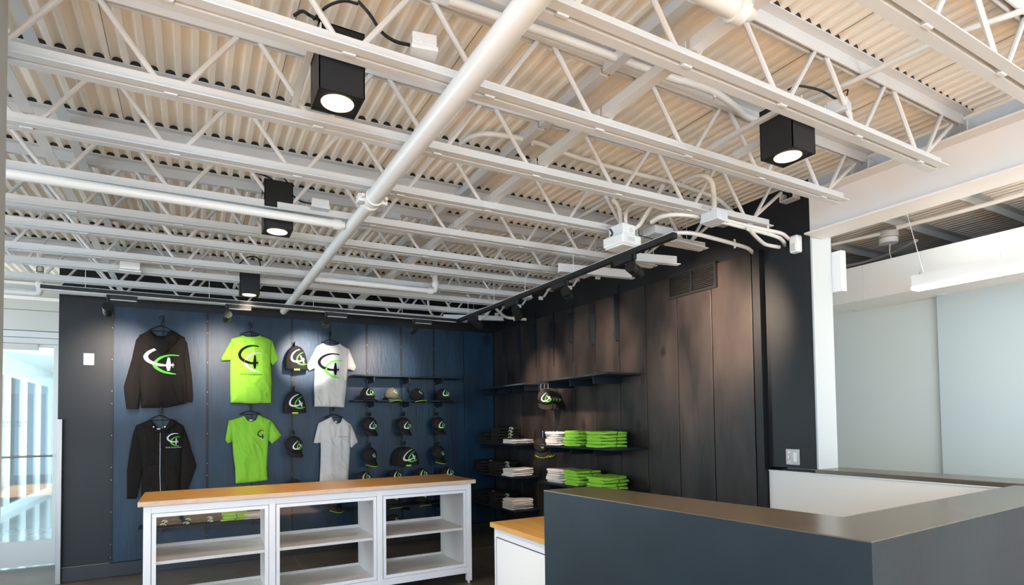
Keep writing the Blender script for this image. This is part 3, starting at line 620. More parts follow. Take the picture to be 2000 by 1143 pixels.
# ------------------------------------------------------------------ slotted wall strips on the back wall (fixed at the joints)
def standards(xs_, lab):
    for i, (x, z0, z1_) in enumerate(xs_):
        t = thing('slotted_standard', lab[i], 'rail', (x, YP, z0))
        MB().box(x-.011, x+.011, YP-.010, YP-.001, z0, z1_).build('channel', m_black, t)
        mb = MB()
        z = z0+.05; k = 0
        while z < z1_-.03:
            mb.box(x-.002, x+.002, YP-.0106, YP-.0098, z, z+.007); z += .30 if k % 3 else .12; k += 1
        mb.build('slots', m_zip, t)
standards([(bsX[0], ZPB, ZPT), (at(318, 760, 'y', YP).x, .5, 2.5), (bsX[1], ZPB, ZPT), (at(491, 760, 'y', YP).x, .5, 2.5), (bsX[2], .4, ZPT), (at(645, 760, 'y', YP).x, .5, 2.55), (bsX[3], .4, ZPT), (bsX[4], .4, ZPT), (bsX[5], .4, ZPT)],
          ['slotted black wall strip left of the hoodies', 'slotted black wall strip the hoodies hang from', 'slotted wall strip between hoodies and lime shirts', 'slotted wall strip the lime shirts hang from',
           'slotted wall strip the beanies hang from', 'slotted wall strip the white shirts hang from', 'slotted strip at the left brackets of the cap shelves', 'slotted strip at the middle brackets of the cap shelves', 'slotted strip at the right brackets of the cap shelves'])
# ------------------------------------------------------------------ emblem
def U(l): return [((x-880)/195, (546-y)/195) for x, y in l]
C1o = U([(1050, 366), (1000, 361), (950, 368), (905, 392), (882, 425), (890, 455), (920, 478), (965, 492), (1005, 493)])
C1i = U([(1050, 374), (1002, 371), (957, 382), (922, 402), (906, 428), (914, 448), (937, 464), (970, 475), (1005, 480)])
C2o = U([(1075, 412), (1020, 411), (970, 429), (940, 458), (930, 482), (944, 510), (985, 536), (1030, 546), (1058, 547)])
C2i = U([(1075, 417), (1022, 420), (985, 436), (960, 458), (951, 478), (960, 500), (990, 522), (1032, 536), (1058, 543)])
PL = [U([(1012, 432), (1024, 432), (1030, 472), (1003, 478)]), U([(1003, 478), (1030, 472), (1030, 492), (1003, 492)]), U([(1003, 492), (1030, 492), (1024, 523), (1010, 523)]), U([(1030, 476), (1048, 480), (1048, 486), (1030, 490)]), U([(1040, 468), (1043, 468), (1043, 500), (1040, 500)])]
def dense(l, n=4):
    q = spline([(a_, b_, 0) for a_, b_ in l], n); return [(p[0], p[1]) for p in q]
D1o, D1i, D2o, D2i = dense(C1o), dense(C1i), dense(C2o), dense(C2i)
def emblem(fn, mats, parent, name='emblem', cut=0):
    """fn(u, v, lift) gives a point; mats: crescent one, crescent two, plane"""
    mb = MB()
    for lift, mi, (o_, i_) in ((0, 1, (D2o, D2i)), (1, 0, (D1o, D1i))):
        mb.mi = mi
        if mi == 0 and cut: o_, i_ = o_[cut*4:], i_[cut*4:]
        vs = [fn(u, w_, lift) for u, w_ in o_] + [fn(u, w_, lift) for u, w_ in i_]; n = len(o_)
        mb.add(vs, [(k, k+1, n+k+1, n+k) for k in range(n-1)])
    mb.mi = 2
    for p in PL: mb.add([fn(u, w_, 2) for u, w_ in p], [(0, 1, 2, 3)])
    o = mb.build(name, list(mats), parent); return o
# ------------------------------------------------------------------ garments
def pip(x, z, P):
    ins = False; j = len(P)-1
    for i in range(len(P)):
        xi, zi = P[i]; xj, zj = P[j]
        if (zi > z) != (zj > z) and x < (xj-xi)*(z-zi)/(zj-zi)+xi: ins = not ins
        j = i
    return ins
def near(x, z, P):
    best = (1e9, None); n = len(P)
    for i in range(n):
        ax, az = P[i]; bx, bz = P[(i+1) % n]; dx, dz = bx-ax, bz-az; L = dx*dx+dz*dz
        t = 0 if L == 0 else max(0, min(1, ((x-ax)*dx+(z-az)*dz)/L)); qx, qz = ax+t*dx, az+t*dz
        d = math.hypot(x-qx, z-qz)
        if d < best[0]: best = (d, (qx, qz))
    return best
class Cloth:
    def __init__(s, pxpoly, Y, puff=.028, wr=.006, seed=0, dirv=(1, .25)):
        s.Y = Y; s.P = [(lambda q: (q.x, q.z))(at(px, py, 'y', Y)) for px, py in pxpoly]; s.puff = puff; s.wr = wr; s.seed = seed; s.dv = dirv
    def y(s, x, z, d=None):
        if d is None: d = near(x, z, s.P)[0]
        w_ = noise.noise(Vector((x*10*s.dv[0], s.seed, z*9*s.dv[1]))) + .5*noise.noise(Vector((x*22*s.dv[0], s.seed+5, z*14*s.dv[1]+x*6)))
        q = noise.noise(Vector((x*13+z*7, s.seed+9, z*5-x*4))); w_ += 1.0*max(0, 1-abs(q)*3.2)**1.5*(.5+noise.noise(Vector((x*4, s.seed+2, z*4))))
        return s.Y - s.puff*(1-math.exp(-d/.035)) - s.wr*1.7*w_*min(1, d/.03)
    def build(s, name, mt, parent, res=.009, thick=.014):
        xs_ = [p[0] for p in s.P]; zs = [p[1] for p in s.P]; nx = int((max(xs_)-min(xs_))/res)+2; nz = int((max(zs)-min(zs))/res)+2
        idx = {}; v = []; f = []
        ox, oz = min(xs_)-res*.3, min(zs)-res*.3
        cells = [(i, j) for i in range(nx) for j in range(nz) if pip(ox+(i+.5)*res, oz+(j+.5)*res, s.P)]
        cs = set(cells)
        for i, j in cells:
            q = []
            for a_, b_ in ((i, j), (i+1, j), (i+1, j+1), (i, j+1)):
                if (a_, b_) not in idx:
                    x, z = ox+a_*res, oz+b_*res; d, n_ = near(x, z, s.P)
                    if not all((a_+k, b_+l) in cs for k in (-1, 0) for l in (-1, 0)): x, z = n_; d = 0
                    idx[(a_, b_)] = len(v); v.append((x, s.y(x, z, d), z))
                q.append(idx[(a_, b_)])
            f.append(tuple(q))
        o = MB().add(v, f).build(name, mt, parent, True)
        nrm = sum(p.normal.y for p in o.data.polygons)
        if nrm > 0: o.data.flip_normals()
        md = o.modifiers.new('thickness', 'SOLIDIFY'); md.thickness = thick; md.offset = -1
        return o
def Z(k, l, ox, oy): return [(ox+a_/k, oy+b_/k) for a_, b_ in l]
z3 = lambda l: Z(3.996, l, 0, 600)
z4 = lambda l: Z(3.996, l, 400, 600)
zb = lambda l: Z(3.996, l, 0, 857)
def pmap(px0, py0, px1, py1, cl, lift=.004):
    """maps the emblem's unit square onto the rectangle px0..px1, py1(bottom)..py0(top) of a cloth"""
    a_ = at(px0, py1, 'y', cl.Y-.03); b_ = at(px1, py0, 'y', cl.Y-.03)
    def fn(u, v_, l=0):
        x = a_.x+(b_.x-a_.x)*u; z = a_.z+(b_.z-a_.z)*v_/.95
        return (x, cl.y(x, z)-lift-.0012*l, z)
    return fn
def hanger(px, ptop, pneck, Y, parent, wL, wR, drop):
    a_ = at(px, pneck, 'y', Y+.01); c_ = at(px, ptop, 'y', Y+.01)
    mb = MB()
    hk = [(c_.x-.012, Y+.012, c_.z-.03), (c_.x-.016, Y+.012, c_.z-.012), (c_.x-.006, Y+.012, c_.z), (c_.x+.008, Y+.012, c_.z-.006), (c_.x+.012, Y+.012, c_.z-.025), (a_.x, Y+.012, a_.z+.02), (a_.x, Y+.012, a_.z)]
    mb.tube(spline(hk, 5), .0032, 7)
    L = (a_.x-wL, Y+.012, a_.z-drop); R_ = (a_.x+wR, Y+.012, a_.z-drop)
    mb.tube(spline([L, (a_.x-wL*.4, Y+.012, a_.z-drop*.25), (a_.x, Y+.012, a_.z), (a_.x+wR*.4, Y+.012, a_.z-drop*.25), R_], 5), .005, 7)
    mb.tube([L, R_], .003, 6)
    return mb.build('hanger', m_black, parent, True)
def hook_arm(lab, x, z, ln=.09):
    t = thing('wall_hook', lab, 'hook', (x, YP, z))
    MB().box(x-.003, x+.003, YP-ln, YP-.01, z-.022, z+.022).build('arm', m_bracket, t)
    MB().tube([(x, YP-ln, z+.02), (x, YP-ln-.012, z+.03)], .003, 6).build('tip', m_chrome, t)
    return t
YG = YP-.05
# 1 black pullover hoodie, back view
g = thing('hoodie', 'black pullover hoodie hung back side out with a large swoosh and airplane emblem', 'hoodie', (at(315, 700, 'y', YG).x, YG, 1.5))
sl = Cloth(z3([(1092, 220), (1060, 260), (1030, 400), (995, 520), (965, 620), (972, 690), (986, 790), (1080, 798), (1092, 700), (1110, 520), (1130, 330)]), YG+.012, .025, .006, 3); sl.build('sleeve', m_hood, g)
sl = Cloth(z3([(1430, 240), (1462, 280), (1480, 400), (1500, 560), (1507, 690), (1503, 742), (1452, 740), (1440, 560), (1410, 330)]), YG+.012, .022, .006, 4); sl.build('sleeve', m_hood, g)
MB().bbox(*(lambda a_, b_: (a_.x, b_.x, YG-.02, YG+.01, b_.z, a_.z))(at(247, 786, 'y', YG), at(269.5, 799, 'y', YG)), .006).build('cuff', m_hood, g)
bd = Cloth(z3([(1088, 218), (1180, 186), (1225, 225), (1290, 228), (1335, 182), (1442, 236), (1452, 300), (1440, 420), (1455, 560), (1458, 750), (1300, 786), (1100, 786), (1095, 640), (1092, 480), (1080, 300)]), YG, .035, .009, 1); bd.build('body', m_hood, g)
hd = Cloth(z3([(1105, 212), (1150, 188), (1182, 182), (1212, 222), (1240, 236), (1285, 234), (1310, 200), (1332, 180), (1392, 206), (1398, 250), (1360, 300), (1318, 345), (1270, 372), (1215, 358), (1160, 320), (1120, 270)]), YG-.032, .035, .012, 9); hd.build('hood', m_hood, g)
emblem(pmap(279.5, 680, 350, 730, bd, .011), (m_pw, m_pg, m_pw), g, cut=2)
hanger(315, 618, 637, YG-.01, g, .11, .11, .05)
hook_arm('black wall hook carrying the pullover hoodie', at(317, 622, 'y', YP-.06).x, at(317, 627, 'y', YP-.06).z)
# 2 zip hoodie
g = thing('zip_hoodie', 'black zip-up hoodie hanging below the pullover hoodie, small chest emblem', 'hoodie', (at(315, 900, 'y', YG).x, YG, .8))
sl = Cloth(z3([(1065, 918), (1040, 980), (1012, 1120)]) + zb([(990, 250), (990, 470), (1062, 470), (1080, 400), (1100, 300), (1112, 200)]) + z3([(1110, 1000)]), YG+.01, .022, .006, 13); sl.build('sleeve', m_hood, g)
sl = Cloth(z3([(1430, 925), (1460, 1000), (1500, 1130)]) + zb([(1534, 212), (1502, 300), (1470, 385), (1468, 440), (1395, 440), (1390, 380), (1400, 200)]) + z3([(1395, 1000)]), YG+.01, .022, .006, 14); sl.build('sleeve', m_hood, g)
bd = Cloth(z3([(1062, 922), (1180, 884), (1232, 955), (1290, 955), (1330, 870), (1432, 928), (1436, 1020), (1418, 1140)]) + zb([(1412, 250), (1405, 440), (1395, 468), (1110, 468), (1100, 430), (1108, 250)]) + z3([(1095, 1130), (1075, 1020)]), YG, .034, .009, 11); bd.build('body', m_hood, g)
hd = Cloth(z3([(1100, 906), (1150, 888), (1182, 882), (1215, 930), (1245, 955), (1290, 945), (1312, 905), (1332, 868), (1380, 892), (1372, 920), (1320, 960), (1292, 985), (1205, 982), (1150, 940)]), YG-.03, .026, .008, 19); hd.build('hood', m_hood, g)
pk = Cloth(zb([(1150, 205), (1365, 205), (1380, 340), (1375, 385), (1135, 385), (1140, 300)]), YG-.03, .008, .003, 12); pk.build('pocket', m_hood, g)
zz0, zz1 = at(313, 843, 'y', YG-.035), at(314, 972, 'y', YG-.035)
MB().tube([(zz0.x, bd.y(zz0.x, zz0.z)-.010, zz0.z)]+[(zz0.x, bd.y(zz0.x, z)-.016, z) for z in (1.25, 1.1, .95)]+[(zz1.x, YG-.055, zz1.z)], .0022, 6).build('zipper', m_zip, g)
for x0_, x1_, y1_ in ((300, 299.5, 890), (322, 318.5, 883)):
    p, q = at(x0_, 834, 'y', YG-.07), at(x1_, y1_, 'y', YG-.06)
    MB().tube(spline([p, ((p.x+q.x)/2+.004, YG-.062, (p.z+q.z)/2), q], 5), .003, 6).build('drawstring', m_hood, g)
    MB().tube([(p.x, p.y+.002, p.z), (p.x, p.y-.003, p.z)], .005, 10).build('eyelet', m_chrome, g)
emblem(pmap(325.5, 846, 352, 872, bd, .014), (m_pw, m_pg, m_pw), g)
tp = at(338.5, 875, 'y', YG-.04)
text_mesh('Game Composites', .0185, m_pw, lambda a_, b_: Vector((tp.x+a_*.93, bd.y(tp.x+a_, tp.z)-.016, tp.z+b_)), 'chest_text', g)
lb = at(310, 838, 'y', YG-.03); MB().bbox(lb.x-.015, lb.x+.015, YG-.060, YG-.056, lb.z-.006, lb.z+.006, .001).build('neck_label', m_tee, g)
hanger(312, 802, 812, YG-.01, g, .09, .09, .045)
hook_arm('black wall hook carrying the zip-up hoodie', at(314, 800, 'y', YP-.06).x, at(314, 803, 'y', YP-.06).z)
# 3 lime tee back
def tee(lab, body, sL, sR, mt, seed, hang, back=True):
    g = thing('t_shirt', lab, 't-shirt', (at(hang[0], hang[1]+60, 'y', YG).x, YG, 1.4))
    Cloth(sL, YG+.010, .020, .005, seed+3, (.8, .8)).build('sleeve', mt, g); Cloth(sR, YG+.010, .020, .005, seed+4, (.8, .8)).build('sleeve', mt, g)
    b_ = Cloth(body, YG, .030, .008, seed); b_.build('body', mt, g)
    hanger(hang[0], hang[1], hang[2], YG-.004, g, .10, .10, .035)
    return g, b_
def collar(pxl, cl, g, mt, r=.004):
    P = [at(p[0], p[1], 'y', cl.Y-.012) for p in pxl]; MB().tube(spline([(p.x, cl.Y-.014, p.z) for p in P], 6), r, 7).build('collar', mt, g, True)
g, b = tee('lime green t-shirt hung back side out with a large black emblem',
      z4([(205, 248), (290, 223), (330, 234), (395, 234), (435, 222), (500, 245), (524, 262), (518, 330), (515, 430), (525, 600), (518, 750), (360, 753), (200, 749), (198, 600), (199, 420), (212, 330)]),
      z4([(215, 240), (185, 290), (155, 345), (125, 400), (132, 418), (222, 415), (235, 330)]), z4([(505, 250), (528, 266), (552, 330), (571, 405), (562, 425), (530, 456), (505, 420), (500, 330)]), m_lime, 21, (489, 630, 648))
collar(z4([(292, 224), (330, 237), (395, 237), (434, 223)]), b, g, m_collar_l)
emblem(pmap(464.5, 675, 511, 726, b, .009), (m_pk, m_pgrey, m_pk), g)
tp = at(490, 733, 'y', YG-.03)
text_mesh('Game Composites', .030, m_pk, lambda a_, b_: Vector((tp.x+a_*.93, b.y(tp.x+a_, tp.z+b_)-.009, tp.z+b_)), 'back_text', g)
hook_arm('black wall hook carrying the upper lime t-shirt', at(491, 632, 'y', YP-.06).x, at(491, 635, 'y', YP-.06).z)
# 4 lime tee front
g, b = tee('lime green t-shirt hung front side out, small chest emblem, behind the wood counter',
      z4([(185, 888), (302, 850), (325, 880), (362, 893), (400, 880), (424, 843), (520, 886), (510, 960), (495, 1060)]) + [(523.5, 880), (521, 915), (523, 938), (500, 942), (460, 945), (459, 915), (455, 885)] + z4([(215, 1060), (205, 960)]),
      z4([(210, 880), (185, 892), (165, 1000), (160, 1040), (178, 1068), (212, 1056), (225, 960)]), z4([(500, 878), (522, 888), (565, 950), (600, 1000), (575, 1030), (525, 1068), (498, 1040), (495, 950)]), m_lime, 31, (489, 787, 803))
collar(z4([(303, 851), (330, 890), (362, 905), (398, 890), (424, 845)]), b, g, m_collar_l, .006)
emblem(pmap(502.5, 840, 517.5, 860, b, .009), (m_pk, m_pgrey, m_pk), g)
lb = at(490, 821, 'y', YG-.015); MB().bbox(lb.x-.014, lb.x+.014, YG-.018, YG-.015, lb.z-.008, lb.z+.008, .001).build('neck_label', m_tee, g)
hook_arm('black wall hook carrying the lower lime t-shirt', at(491, 789, 'y', YP-.06).x, at(491, 793, 'y', YP-.06).z)
# 5 white tee back
g, b = tee('white t-shirt hung back side out under the brightest spotlight, large emblem',
      z4([(875, 305), (920, 283), (950, 298), (985, 303), (1030, 298), (1058, 287), (1125, 328), (1118, 400), (1116, 480), (1108, 600), (1090, 784), (970, 780), (855, 778), (851, 600), (858, 470), (862, 380)]),
      z4([(885, 300), (868, 315), (830, 390), (793, 462), (818, 498), (862, 474), (880, 380)]), z4([(1105, 318), (1128, 332), (1155, 400), (1182, 468), (1165, 500), (1114, 484), (1100, 400)]), m_tee, 41, (646, 648, 664))
collar(z4([(921, 284), (950, 300), (985, 305), (1030, 300), (1057, 288)]), b, g, m_tee)
emblem(pmap(620, 691, 669, 738, b, .009), (m_pk, m_pg, m_pk), g)
hook_arm('wall hook with a pale flag-like plate over the white t-shirt', at(646, 650, 'y', YP-.06).x, at(646, 652, 'y', YP-.06).z, .11)
# 6 white tee front
g, b = tee('white t-shirt hung front side out, small black chest text, behind the wood counter',
      z4([(890, 905), (985, 858), (1005, 895), (1035, 910), (1062, 900), (1077, 866), (1140, 912), (1138, 1000), (1132, 1080)]) + [(684, 880), (682, 915), (680, 940), (650, 944), (624, 945), (626, 900)] + z4([(905, 1120), (903, 1000)]),
      z4([(910, 895), (886, 908), (868, 980), (848, 1060), (870, 1066), (908, 1058), (918, 960)]), z4([(1120, 900), (1142, 914), (1170, 980), (1196, 1052), (1145, 1102), (1130, 1085), (1120, 980)]), m_tee, 51, (652, 793, 810))
collar(z4([(986, 860), (1005, 900), (1035, 915), (1062, 903), (1077, 868)]), b, g, m_tee, .005)
tp = at(671, 854, 'y', YG-.03)
text_mesh('Game Composites', .0165, m_pk, lambda a_, b_: Vector((tp.x+a_*.95, b.y(tp.x+a_, tp.z+b_)-.009, tp.z+b_)), 'chest_text', g)
lb = at(656, 824, 'y', YG-.015); MB().bbox(lb.x-.014, lb.x+.014, YG-.018, YG-.015, lb.z-.008, lb.z+.008, .001).build('neck_label', m_tee, g)
hook_arm('black wall hook carrying the lower white t-shirt', at(652, 797, 'y', YP-.06).x, at(652, 799, 'y', YP-.06).z)
# ------------------------------------------------------------------ caps and beanies
def crown_pt(lon, lat, k=1.0):
    """lon 0 = front (-y)"""
    rx, ry, rz = .080*k, .096*k, .112*k
    return (rx*math.sin(lon)*math.cos(lat)**.8, -ry*math.cos(lon)*math.cos(lat)**.8, rz*math.sin(lat))
def make_cap(cloth, big, piping):
    t = thing('cap', 'x', 'cap', (0, 0, 0), world=False); kids = []
    v = []; f = []; nl, nt_ = 28, 9
    for j in range(nt_):
        for i in range(nl): v.append(crown_pt(2*math.pi*i/nl, (math.pi/2)*j/nt_))
    v.append((0, 0, .112))
    for j in range(nt_-1):
        for i in range(nl): f.append((j*nl+i, j*nl+(i+1) % nl, (j+1)*nl+(i+1) % nl, (j+1)*nl+i))
    for i in range(nl): f.append(((nt_-1)*nl+i, (nt_-1)*nl+(i+1) % nl, nt_*nl))
    o = MB().add(v, f).build('crown', cloth, t, True); md = o.modifiers.new('s', 'SOLIDIFY'); md.thickness = .003; kids.append(o)
    v = []; f = []; nu, nv = 16, 6
    def br(u, w_):
        a_ = u*1.12; x, y, _ = crown_pt(a_, 0)
        return (x*(1+.02*w_), y-w_*.072*math.cos(a_)**.7*1.0, -.006-.026*abs(u)**2.2*(.35+.65*w_)-.012*w_)
    for j in range(nv+1):
        for i in range(nu+1): v.append(br(-1+2*i/nu, j/nv))
    for j in range(nv):
        for i in range(nu): f.append((j*(nu+1)+i, j*(nu+1)+i+1, (j+1)*(nu+1)+i+1, (j+1)*(nu+1)+i))
    o = MB().add(v, f).build('brim', cloth, t, True); md = o.modifiers.new('s', 'SOLIDIFY'); md.thickness = .005; md.offset = 0; kids.append(o)
    if piping: kids.append(MB().tube([br(-1+2*i/nu, 1.0) for i in range(nu+1)], .0035, 6).build('brim_piping', m_neon, t, True))
    kids.append(MB().tube([(0, 0, .110), (0, 0, .117)], .007, 10).build('button', cloth, t, True))
    if big:
        def fn(u, w_, l=0):
            a_, b_ = u-.5, w_-.5; c_, s_ = math.cos(.75), math.sin(.75); a2 = a_*c_-b_*s_; b2 = a_*s_+b_*c_
            return crown_pt(a2*1.5-.05, .60+b2*1.05, 1.025+.004*l)
    else: fn = lambda u, w_, l=0: crown_pt((u-.5)*.72, .42+w_*.52, 1.02+.004*l)
    kids.append(emblem(fn, (m_pw, m_pg, m_pw), t))
    return t, kids
protos = {('k', 1, 0): make_cap(m_cap, True, False), ('k', 0, 1): make_cap(m_cap, False, True), ('g', 0, 1): make_cap(m_capgrey, False, True)}
used = set()
def place_cap(key, lab, loc, rot, group, sc=1.0):
    t, kids = protos[key]
    if key not in used: used.add(key); t.location = loc; t.rotation_euler = rot; r = t; r['label'] = lab
    else: r = dup(t, kids, loc, rot, lab)
    r.scale = (sc, sc, sc); r['group'] = group
    return r
K, P_, G_ = ('k', 1, 0), ('k', 0, 1), ('g', 0, 1)
zs2 = 1.668
gcs = 'caps sitting on the wall shelves'; gch = 'caps hanging on wall hooks'
for px, key, lab in ((718, K, 'black cap at the left end of the upper cap shelf, big emblem'), (766, G_, 'sandy grey cap with lime brim edge, second on the upper cap shelf'), (815, P_, 'dark cap with lime brim edge, third on the upper cap shelf'), (866, K, 'black cap at the right end of the upper cap shelf')):
    place_cap(key, lab, (at(px, 778, 'y', 6.34).x, 6.36, zs2+.030), (.10, 0, .25), gcs)
zs3 = .730
for px, lab in ((711, 'black cap first from the left just above the wood counter edge'), (772, 'black cap second from the left just above the wood counter edge'), (823, 'black cap third from the left just above the wood counter edge'), (874, 'black cap fourth from the left just above the wood counter edge')):
    place_cap(K, lab, (at(px, 925, 'y', 6.34).x, 6.36, zs3+.030), (.10, 0, .25), gcs)
def hang_cap(px, py, key, lab, yaw=.35, sc=1.0):
    c_ = at(px, py, 'y', 6.38)
    place_cap(key, lab, (c_.x-.01, 6.42, c_.z-.03), (.55, 0, yaw), gch, sc)
hang_cap(724, 829, K, 'black cap on the left hook of the upper hanging row')
hang_cap(791, 829, K, 'black cap on the middle hook of the upper hanging row')
hang_cap(858, 828, K, 'black cap on the right hook of the upper hanging row')
hang_cap(724, 888, P_, 'black cap with small emblem left of the hanging beanie pile')
hang_cap(858, 884, P_, 'black cap with small emblem right of the hanging beanie pile')
hang_cap(576, 868, K, 'black cap hanging below the two beanies', .35, 1.05)
hang_cap(576, 952, K, 'black cap peeking over the wood counter below the other cap', .35, 1.05)
hang_cap(655, 976, P_, 'dark cap seen through the middle glass bay of the counter', .35)
# hanging face-outs for caps
def faceout(px, py, lab):
    c_ = at(px, py, 'y', YP-.03); t = thing('cap_hook', lab, 'hook', (c_.x, YP, c_.z), 'short bracket hooks on the back wall')
    MB().box(c_.x-.004, c_.x+.004, YP-.14, YP-.01, c_.z-.025, c_.z+.02).build('arm', m_bracket, t)
    for k in range(4): MB().tube([(c_.x-.006, YP-.03-k*.03, c_.z+.018), (c_.x-.006, YP-.03-k*.03, c_.z+.026), (c_.x+.008, YP-.03-k*.03, c_.z+.026)], .0022, 5).build('wire_clip', m_chrome, t)
for p, l_ in (((720, 809), 'upper left'), ((786, 809), 'upper middle'), ((850, 808), 'upper right'), ((720, 868), 'lower left'), ((787, 865), 'lower middle'), ((852, 865), 'lower right'), ((574, 674), 'highest beanie'), ((573, 760), 'second beanie'), ((573, 845), 'column cap')):
    faceout(*p, f'black bracket hook holding the {l_} {"hanging cap" if "e" in l_ and "beanie" not in l_ and "column" not in l_ else ("on the beanie strip" if "beanie" not in l_ else "by the white shirts")}')
def beanie(px0, py0, px1, py1, lab, layers=1, yb=6.44, off=0):
    a_ = at(px0, py1, 'y', yb); b_ = at(px1, py0, 'y', yb); w_ = (b_.x-a_.x)/2; h_ = b_.z-a_.z; cx_ = (a_.x+b_.x)/2
    t = thing('beanie', lab, 'beanie', (cx_-off*.013, yb+off*.018, a_.z+off*.002), world=False)
    if off: t['group'] = 'beanies nested on the middle hook'
    def surf(x, z):
        zz = min(max(z/h_, 0), 1); prof_ = math.sqrt(max(0, 1-zz**2.6)); hw = max(w_*(prof_ if zz > .25 else 1-.04*(.25-zz)/.25*0), 1e-4)
        return -.045*math.sqrt(max(0, 1-min(1, abs(x)/hw)**2.2))*(.35+.65*prof_)
    for L in range(layers):
        v = []; f = []; nx, nz = 22, 16
        for j in range(nz+1):
            zz = j/nz; hw = w_*math.sqrt(max(0, 1-zz**2.6))
            for i in range(nx+1):
                q = -1+2*i/nx; q = math.copysign(abs(q)**.8, q); x = hw*q
                v.append((x-L*.012, -.045*math.sqrt(max(0, 1-abs(q)**2.2))*(.35+.65*math.sqrt(max(0, 1-zz**2.6)))+L*.02, h_*zz))
        for j in range(nz):
            for i in range(nx): f.append((j*(nx+1)+i, j*(nx+1)+i+1, (j+1)*(nx+1)+i+1, (j+1)*(nx+1)+i))
        o = MB().add(v, f).build('knit_body' if L == 0 else 'beanie_behind', m_cap, t, True)
        md = o.modifiers.new('s', 'SOLIDIFY'); md.thickness = .006; md.offset = 0
    ca, sa = math.cos(.6), math.sin(.6)
    def fn(u, w2, l=0):
        x, z = (u-.5)*w_*1.45, (w2-.45)*h_*.80; X, Zz = x*ca-z*sa*.7, x*sa*.8+z*ca; X += w_*.16; Zz += h_*.44
        X = min(X, w_*.93)
        return (X, surf(X, Zz)-.007-.0012*l, Zz)
    if off: return
    emblem(fn, (m_pw, m_pg, m_pw), t)
    MB().bbox(-.03, .03, surf(0, 0)-.007, surf(0, 0)+.004, -.010, .008, .002).build('lime_tag', m_neon, t)
beanie(557, 677, 600, 722, 'black beanie hanging highest, beside the bright spot on the wall')
beanie(553, 765, 597, 807, 'black beanie hanging between the other beanie and the cap below')
beanie(774, 873, 817, 910, 'front beanie of the nested pile between two small-emblem caps', 1)
for k_ in (1, 2, 3): beanie(774, 873, 817, 910, ('second', 'third', 'hindmost')[k_-1]+' beanie of the nested pile between two small-emblem caps', 1, 6.44, k_)
# ------------------------------------------------------------------ shelves on the back wall
def bracket_arm(p, parent): return p
def shelf_back(lab, x0, x1, z, brX, d=.25, th=.018):
    t = thing('wall_shelf', lab, 'shelf', (x0, YP, z))
    MB().bbox(x0, x1, YP-d, YP-.004, z-th, z, .003).build('board', m_counter, t)
    for bx in brX: MB().prism([(YP-d+.02, z-th), (YP-.01, z-th), (YP-.01, z-th-.065), (YP-d+.02, z-th-.05)], lambda p, b_=bx: (b_-.006, p[0], p[1]), lambda p, b_=bx: (b_+.006, p[0], p[1])).build('bracket', m_bracket, t)
    return t
sx0, sx1 = 1.55, 2.88
zA = at(790, 735, 'y', YP-.25).z; zs2b = zs2
shelf_back('upper black wall shelf, empty, above the row of caps', sx0, sx1, zA+.005, [b_+.02 for b_ in bsX[3:6]])
shelf_back('black wall shelf carrying four caps', sx0, sx1, zs2, [b_+.02 for b_ in bsX[3:6]])
shelf_back('black wall shelf carrying caps level with the wood counter', sx0, sx1, zs3, [b_+.02 for b_ in bsX[3:6]])
zs4 = .465
shelf_back('low black wall shelf with caps seen through the right glass bay', sx0-.1, sx1, zs4, [b_+.02 for b_ in bsX[3:6]])
place_cap(P_, 'left cap on the low shelf seen through the right glass bay', (at(768, 975, 'y', 6.34).x, 6.36, zs4+.03), (.1, 0, .2), gcs)
place_cap(P_, 'right cap on the low shelf seen through the right glass bay', (at(824, 970, 'y', 6.34).x, 6.36, zs4+.03), (.1, 0, .2), gcs)
place_cap(P_, 'cap standing lowest behind the right glass bay', (at(770, 1008, 'y', 6.34).x, 6.36, zs4-.21), (.1, 0, .2), gcs)
shelf_back('lowest black wall shelf behind the right glass bay', sx0-.1, sx1, zs4-.24, [b_+.02 for b_ in bsX[3:6]])
zs5 = at(400, 1023, 'y', YP-.25).z
shx0, shx1 = at(268, 1030, 'y', YP-.25).x, at(532, 1012, 'y', YP-.25).x
shelf_back('black wall shelf with folded shirts seen through the left glass bay', shx0, shx1, zs5, [at(p, 1020, 'y', YP).x for p in (318, 405, 491)])
# ------------------------------------------------------------------ folded garments
def fold_mesh(name, w_, d_, h_, seed):
    """soft folded slab, rounded front fold, w along x, d along y, base at z=0"""
    v = []; f = []; nx, nc = 10, 18
    for i in range(nx+1):
        x = -w_/2+w_*i/nx; e = 1-.10*abs(2*i/nx-1)**4
        for k in range(nc):
            a_ = 2*math.pi*k/nc; c_, s_ = math.cos(a_), math.sin(a_)
            yy = d_/2*math.copysign(abs(c_)**.35, c_)*e; zz = h_/2+h_/2*math.copysign(abs(s_)**.55, s_)*e
            n_ = noise.noise(Vector((x*13, yy*12+seed*7, zz*40+seed)))
            n2 = noise.noise(Vector((x*7+seed*3, yy*6, seed*5.5)))
            v.append((x+n_*.006, yy+n_*.010+n2*.010, max(0, zz+(n_*.006+n2*.007)*(1 if zz > .2*h_ else 0))))
    for i in range(nx):
        for k in range(nc): f.append((i*nc+k, i*nc+(k+1) % nc, (i+1)*nc+(k+1) % nc, (i+1)*nc+k))
    f.append(tuple(range(nc))[::-1]); f.append(tuple(nx*nc+k for k in range(nc)))
    return MB().add(v, f)
ordn = ['bottom', 'second', 'third', 'fourth', 'fifth', 'sixth', 'seventh']
FM = {}
